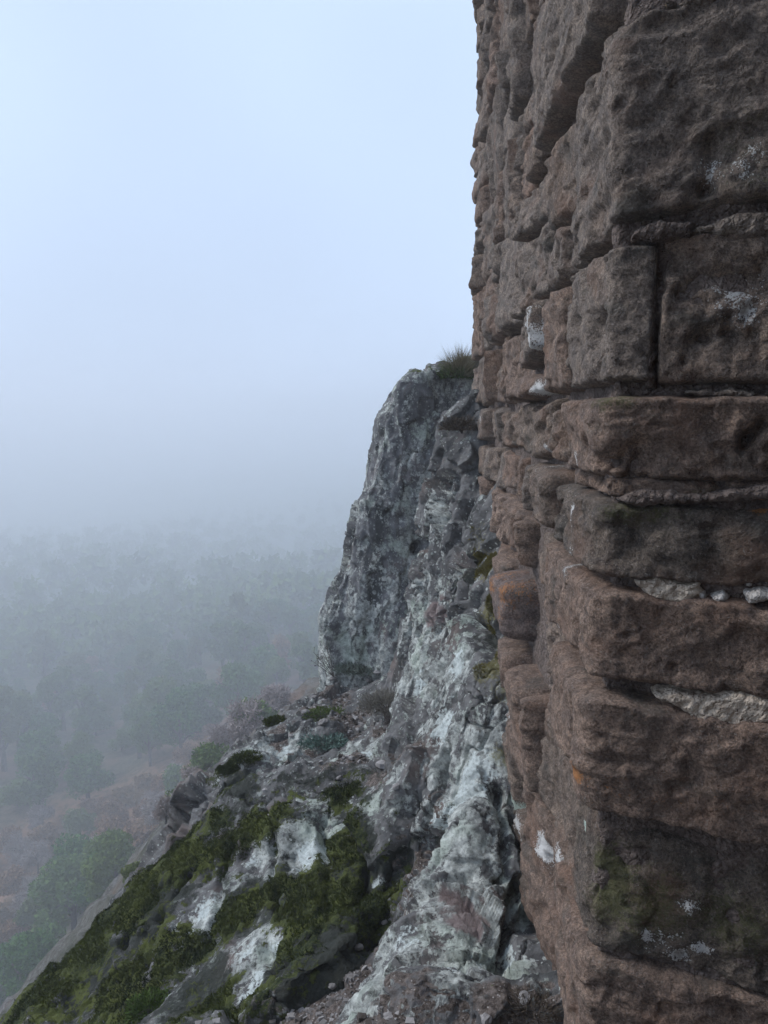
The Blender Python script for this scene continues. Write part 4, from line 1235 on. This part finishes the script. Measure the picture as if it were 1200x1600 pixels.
def cushion(name, label, cat, x, y, rad_, hgt, n, L, W, mat, stem=True, p_=None, lean=.8, up=.6):
    """low plant: stems from one root, fine leaves on them"""
    if p_ is None:
        p_, nn = rockfind(x, y)
        if p_ is None: print('no ground for', name); return
    e = bpy.data.objects.new(name, None); COL.objects.link(e); e.location = p_
    e['label'], e['category'] = label, cat
    d = g.normal(size=(n, 3)); d[:, 2] = np.abs(d[:, 2]) * up * 1.4; d /= np.linalg.norm(d, axis=1)[:, None]
    rr_ = g.uniform(.25, 1.0, n)[:, None] ** .6
    c = d * np.array([rad_, rad_, hgt]) * rr_ * (1 + .35 * noise(d * 2.2 + x))[:, None]
    v, f, h_ = blades(c, d + np.array([0, 0, .3]), L, W, g, lean)
    obj('foliage', mesh_from('foliage', v, f, mat, False, {'hue': h_}), e)
    if stem:
        ps = []
        for i in range(14):
            dd = d[i * (n // 15)] * np.array([rad_, rad_, hgt]) * .9
            ps.append(tube([np.array([0, 0, -.02]), dd * .5 + np.array([0, 0, .15 * hgt]), dd], [.004, .003, .001], 4))
        tv, tf = join(ps)
        obj('stems', mesh_from('stems', tv, tf, M_BARK), e)
    return e
M_DRY = leaf_mat('dry_grass', (0.13, 0.11, 0.065), (0.28, 0.25, 0.16), (0.2, 0.18, 0.1))
M_SAGE = leaf_mat('sage_leaves', (0.10, 0.12, 0.10), (0.24, 0.28, 0.24), (0.2, 0.22, 0.18))
M_BLUEG = leaf_mat('blue_green_leaves', (0.09, 0.14, 0.12), (0.19, 0.28, 0.24), (0.15, 0.2, 0.17))
M_GREY = leaf_mat('grey_dead_stems', (0.12, 0.11, 0.095), (0.28, 0.26, 0.22), (0.2, 0.18, 0.15))
M_FERN = leaf_mat('fresh_leaves', (0.04, 0.075, 0.018), (0.10, 0.16, 0.04), (0.09, 0.12, 0.03))
M_DEAD = leaf_mat('dead_brown_stems', (0.05, 0.04, 0.032), (0.15, 0.12, 0.095), (0.1, 0.08, 0.06))
cushion('grass_tuft', 'dry grass tuft on top of the pinnacle beside the tower edge', 'grass', 718, 590, .13, .17, 1500, .13, .0014, M_DRY, False, lean=.5, up=1.0)
cushion('green_clump', 'green plant clump below the dry grass on the pinnacle top', 'plant', 708, 592, .15, .09, 1200, .05, .006, M_FERN, False)
cushion('dry_shrub', 'dry brown shrub wedged between buttress top and tower', 'shrub', 722, 672, .13, .08, 1900, .022, .003, M_DEAD)
cushion('grey_cushion_plant', 'grey dead cushion shrub on the gravel ledge', 'shrub', 603, 1108, .15, .09, 3600, .03, .0016, M_GREY)
cushion('blue_green_plant', 'blue green low plant spreading at the ledge edge', 'plant', 505, 1160, .15, .03, 1500, .02, .004, M_BLUEG)
cushion('olive_plant', 'green leafy plant growing on the gravel above the blue green one', 'plant', 508, 1118, .15, .025, 1200, .016, .004, M_FERN)
cushion('sage_plant', 'pale sage plant at the foot of the pinnacle', 'plant', 555, 1048, .16, .07, 1600, .03, .005, M_SAGE)
cushion('dead_brush', 'dead brown brush heaped in the corner of slab and tower', 'shrub', 835, 1580, .075, .035, 1500, .016, .0010, M_DEAD)
cushion('fern_plant', 'bright green fern tuft at the foot of the mossy outcrop', 'plant', 235, 1575, .09, .03, 2000, .014, .003, M_FERN)
cushion('moss_cushion', 'dark moss cushion on the crest of the slope edge', 'moss', 432, 1128, .09, .02, 2200, .014, .003, M_MOSSL, False)
cushion('moss_cushion', 'dark moss cushion below the crest of the ledge rock', 'moss', 385, 1185, .09, .02, 2200, .014, .003, M_MOSSL, False)

# leafless plant leaning out at the pinnacle foot
p_, nn = rockfind(522, 1058)
if p_ is not None:
    e = bpy.data.objects.new('bare_plant', None); COL.objects.link(e); e.location = p_
    e['label'] = 'leafless twiggy plant leaning out over the valley at pinnacle foot'; e['category'] = 'plant'
    gr = random.Random(4)
    for k in range(6):
        a = np.array([0, 0, 0.0]); d_ = np.array([-.75 + .12 * k, gr.uniform(-.2, .1), .55 + .06 * k]); d_ /= np.linalg.norm(d_)
        L = gr.uniform(.16, .26)
        m_ = a + d_ * L * .6 + np.array([0, 0, .01]); b_ = a + d_ * L + np.array([-.02, 0, .03])
        ps = [tube([a, m_, b_], [.0035, .0026, .0014], 4)]
        for j in range(7):
            s_ = m_ + (b_ - m_) * gr.random(); t_ = s_ + np.array([gr.uniform(-.05, .02), gr.uniform(-.03, .03), gr.uniform(.0, .05)])
            ps.append(tube([s_, t_], [.0016, .0012], 3))
            o2 = pebs[j][0] * .0035 + t_
            ps.append((o2, pebs[j][1]))
        v, f = join(ps)
        obj('stem', mesh_from('stem', v, f, M_BARK), e)

# ------------------------------------------------------------------ unseen wall added behind the view to shade the near tower face
def wall_run(name, label, p0, p1, z0, z1, thick):
    root = bpy.data.objects.new(name, None); COL.objects.link(root); root.location = ((p0[0] + p1[0]) / 2, (p0[1] + p1[1]) / 2, z0)
    root['label'], root['category'] = label, 'wall'
    p0, p1 = np.array(p0, float), np.array(p1, float); d = p1 - p0; L = np.linalg.norm(d); d /= L; n_ = np.array([-d[1], d[0]])
    g_ = random.Random(8); z = z0
    while z < z1 - .1:
        hh = g_.uniform(.35, .6); s = -g_.uniform(0, .3)
        while s < L:
            w_ = g_.uniform(.5, 1.0)
            a, b = max(0, s) + .01, min(L, s + w_) - .01
            if b - a > .1:
                of = g_.uniform(0, .04)
                c = [p0 + d * a + n_ * of, p0 + d * b + n_ * of, p0 + d * b - n_ * thick, p0 + d * a - n_ * thick]
                v = np.array([(*q_, z + .008) for q_ in c] + [(*q_, z + hh - .008) for q_ in c])
                f = np.array([(0, 3, 2, 1), (4, 5, 6, 7), (0, 1, 5, 4), (1, 2, 6, 5), (2, 3, 7, 6), (3, 0, 4, 7)])
                o = part('stone_block', mesh_from('stone_block', v, f, M_BLOCK, False), root); o.color = (*rt(), 1)
            s += w_
        z += hh
wall_run('shade_wall', 'added wall of brown blocks behind the viewpoint shading the near tower face', (2.7, -1.0), (-1.1, -1.0), -2.2, 3.3, .6)

# ------------------------------------------------------------------ fog
hz = bpy.data.materials.new('fog'); hz.use_nodes = True
hn_, hl_ = hz.node_tree.nodes, hz.node_tree.links
hn_.clear()
ho = hn_.new('ShaderNodeOutputMaterial'); pvn = hn_.new('ShaderNodeVolumePrincipled')
pvn.inputs['Color'].default_value = (0.89, 0.915, 0.96, 1)
pvn.inputs['Density'].default_value = 0.0062
pvn.inputs['Anisotropy'].default_value = 0.2
hl_.new(pvn.outputs[0], ho.inputs['Volume'])
zlo = float(gz.min()) - 2.0
bx = np.array([(x, y, z) for z in (zlo, 12.6) for y in (-960, 960) for x in (-960, 960)], float)
bf = np.array([(0, 2, 3, 1), (4, 5, 7, 6), (0, 1, 5, 4), (1, 3, 7, 5), (3, 2, 6, 7), (2, 0, 4, 6)])
obj('haze', mesh_from('haze', bx, bf, hz, False), kind='stuff')
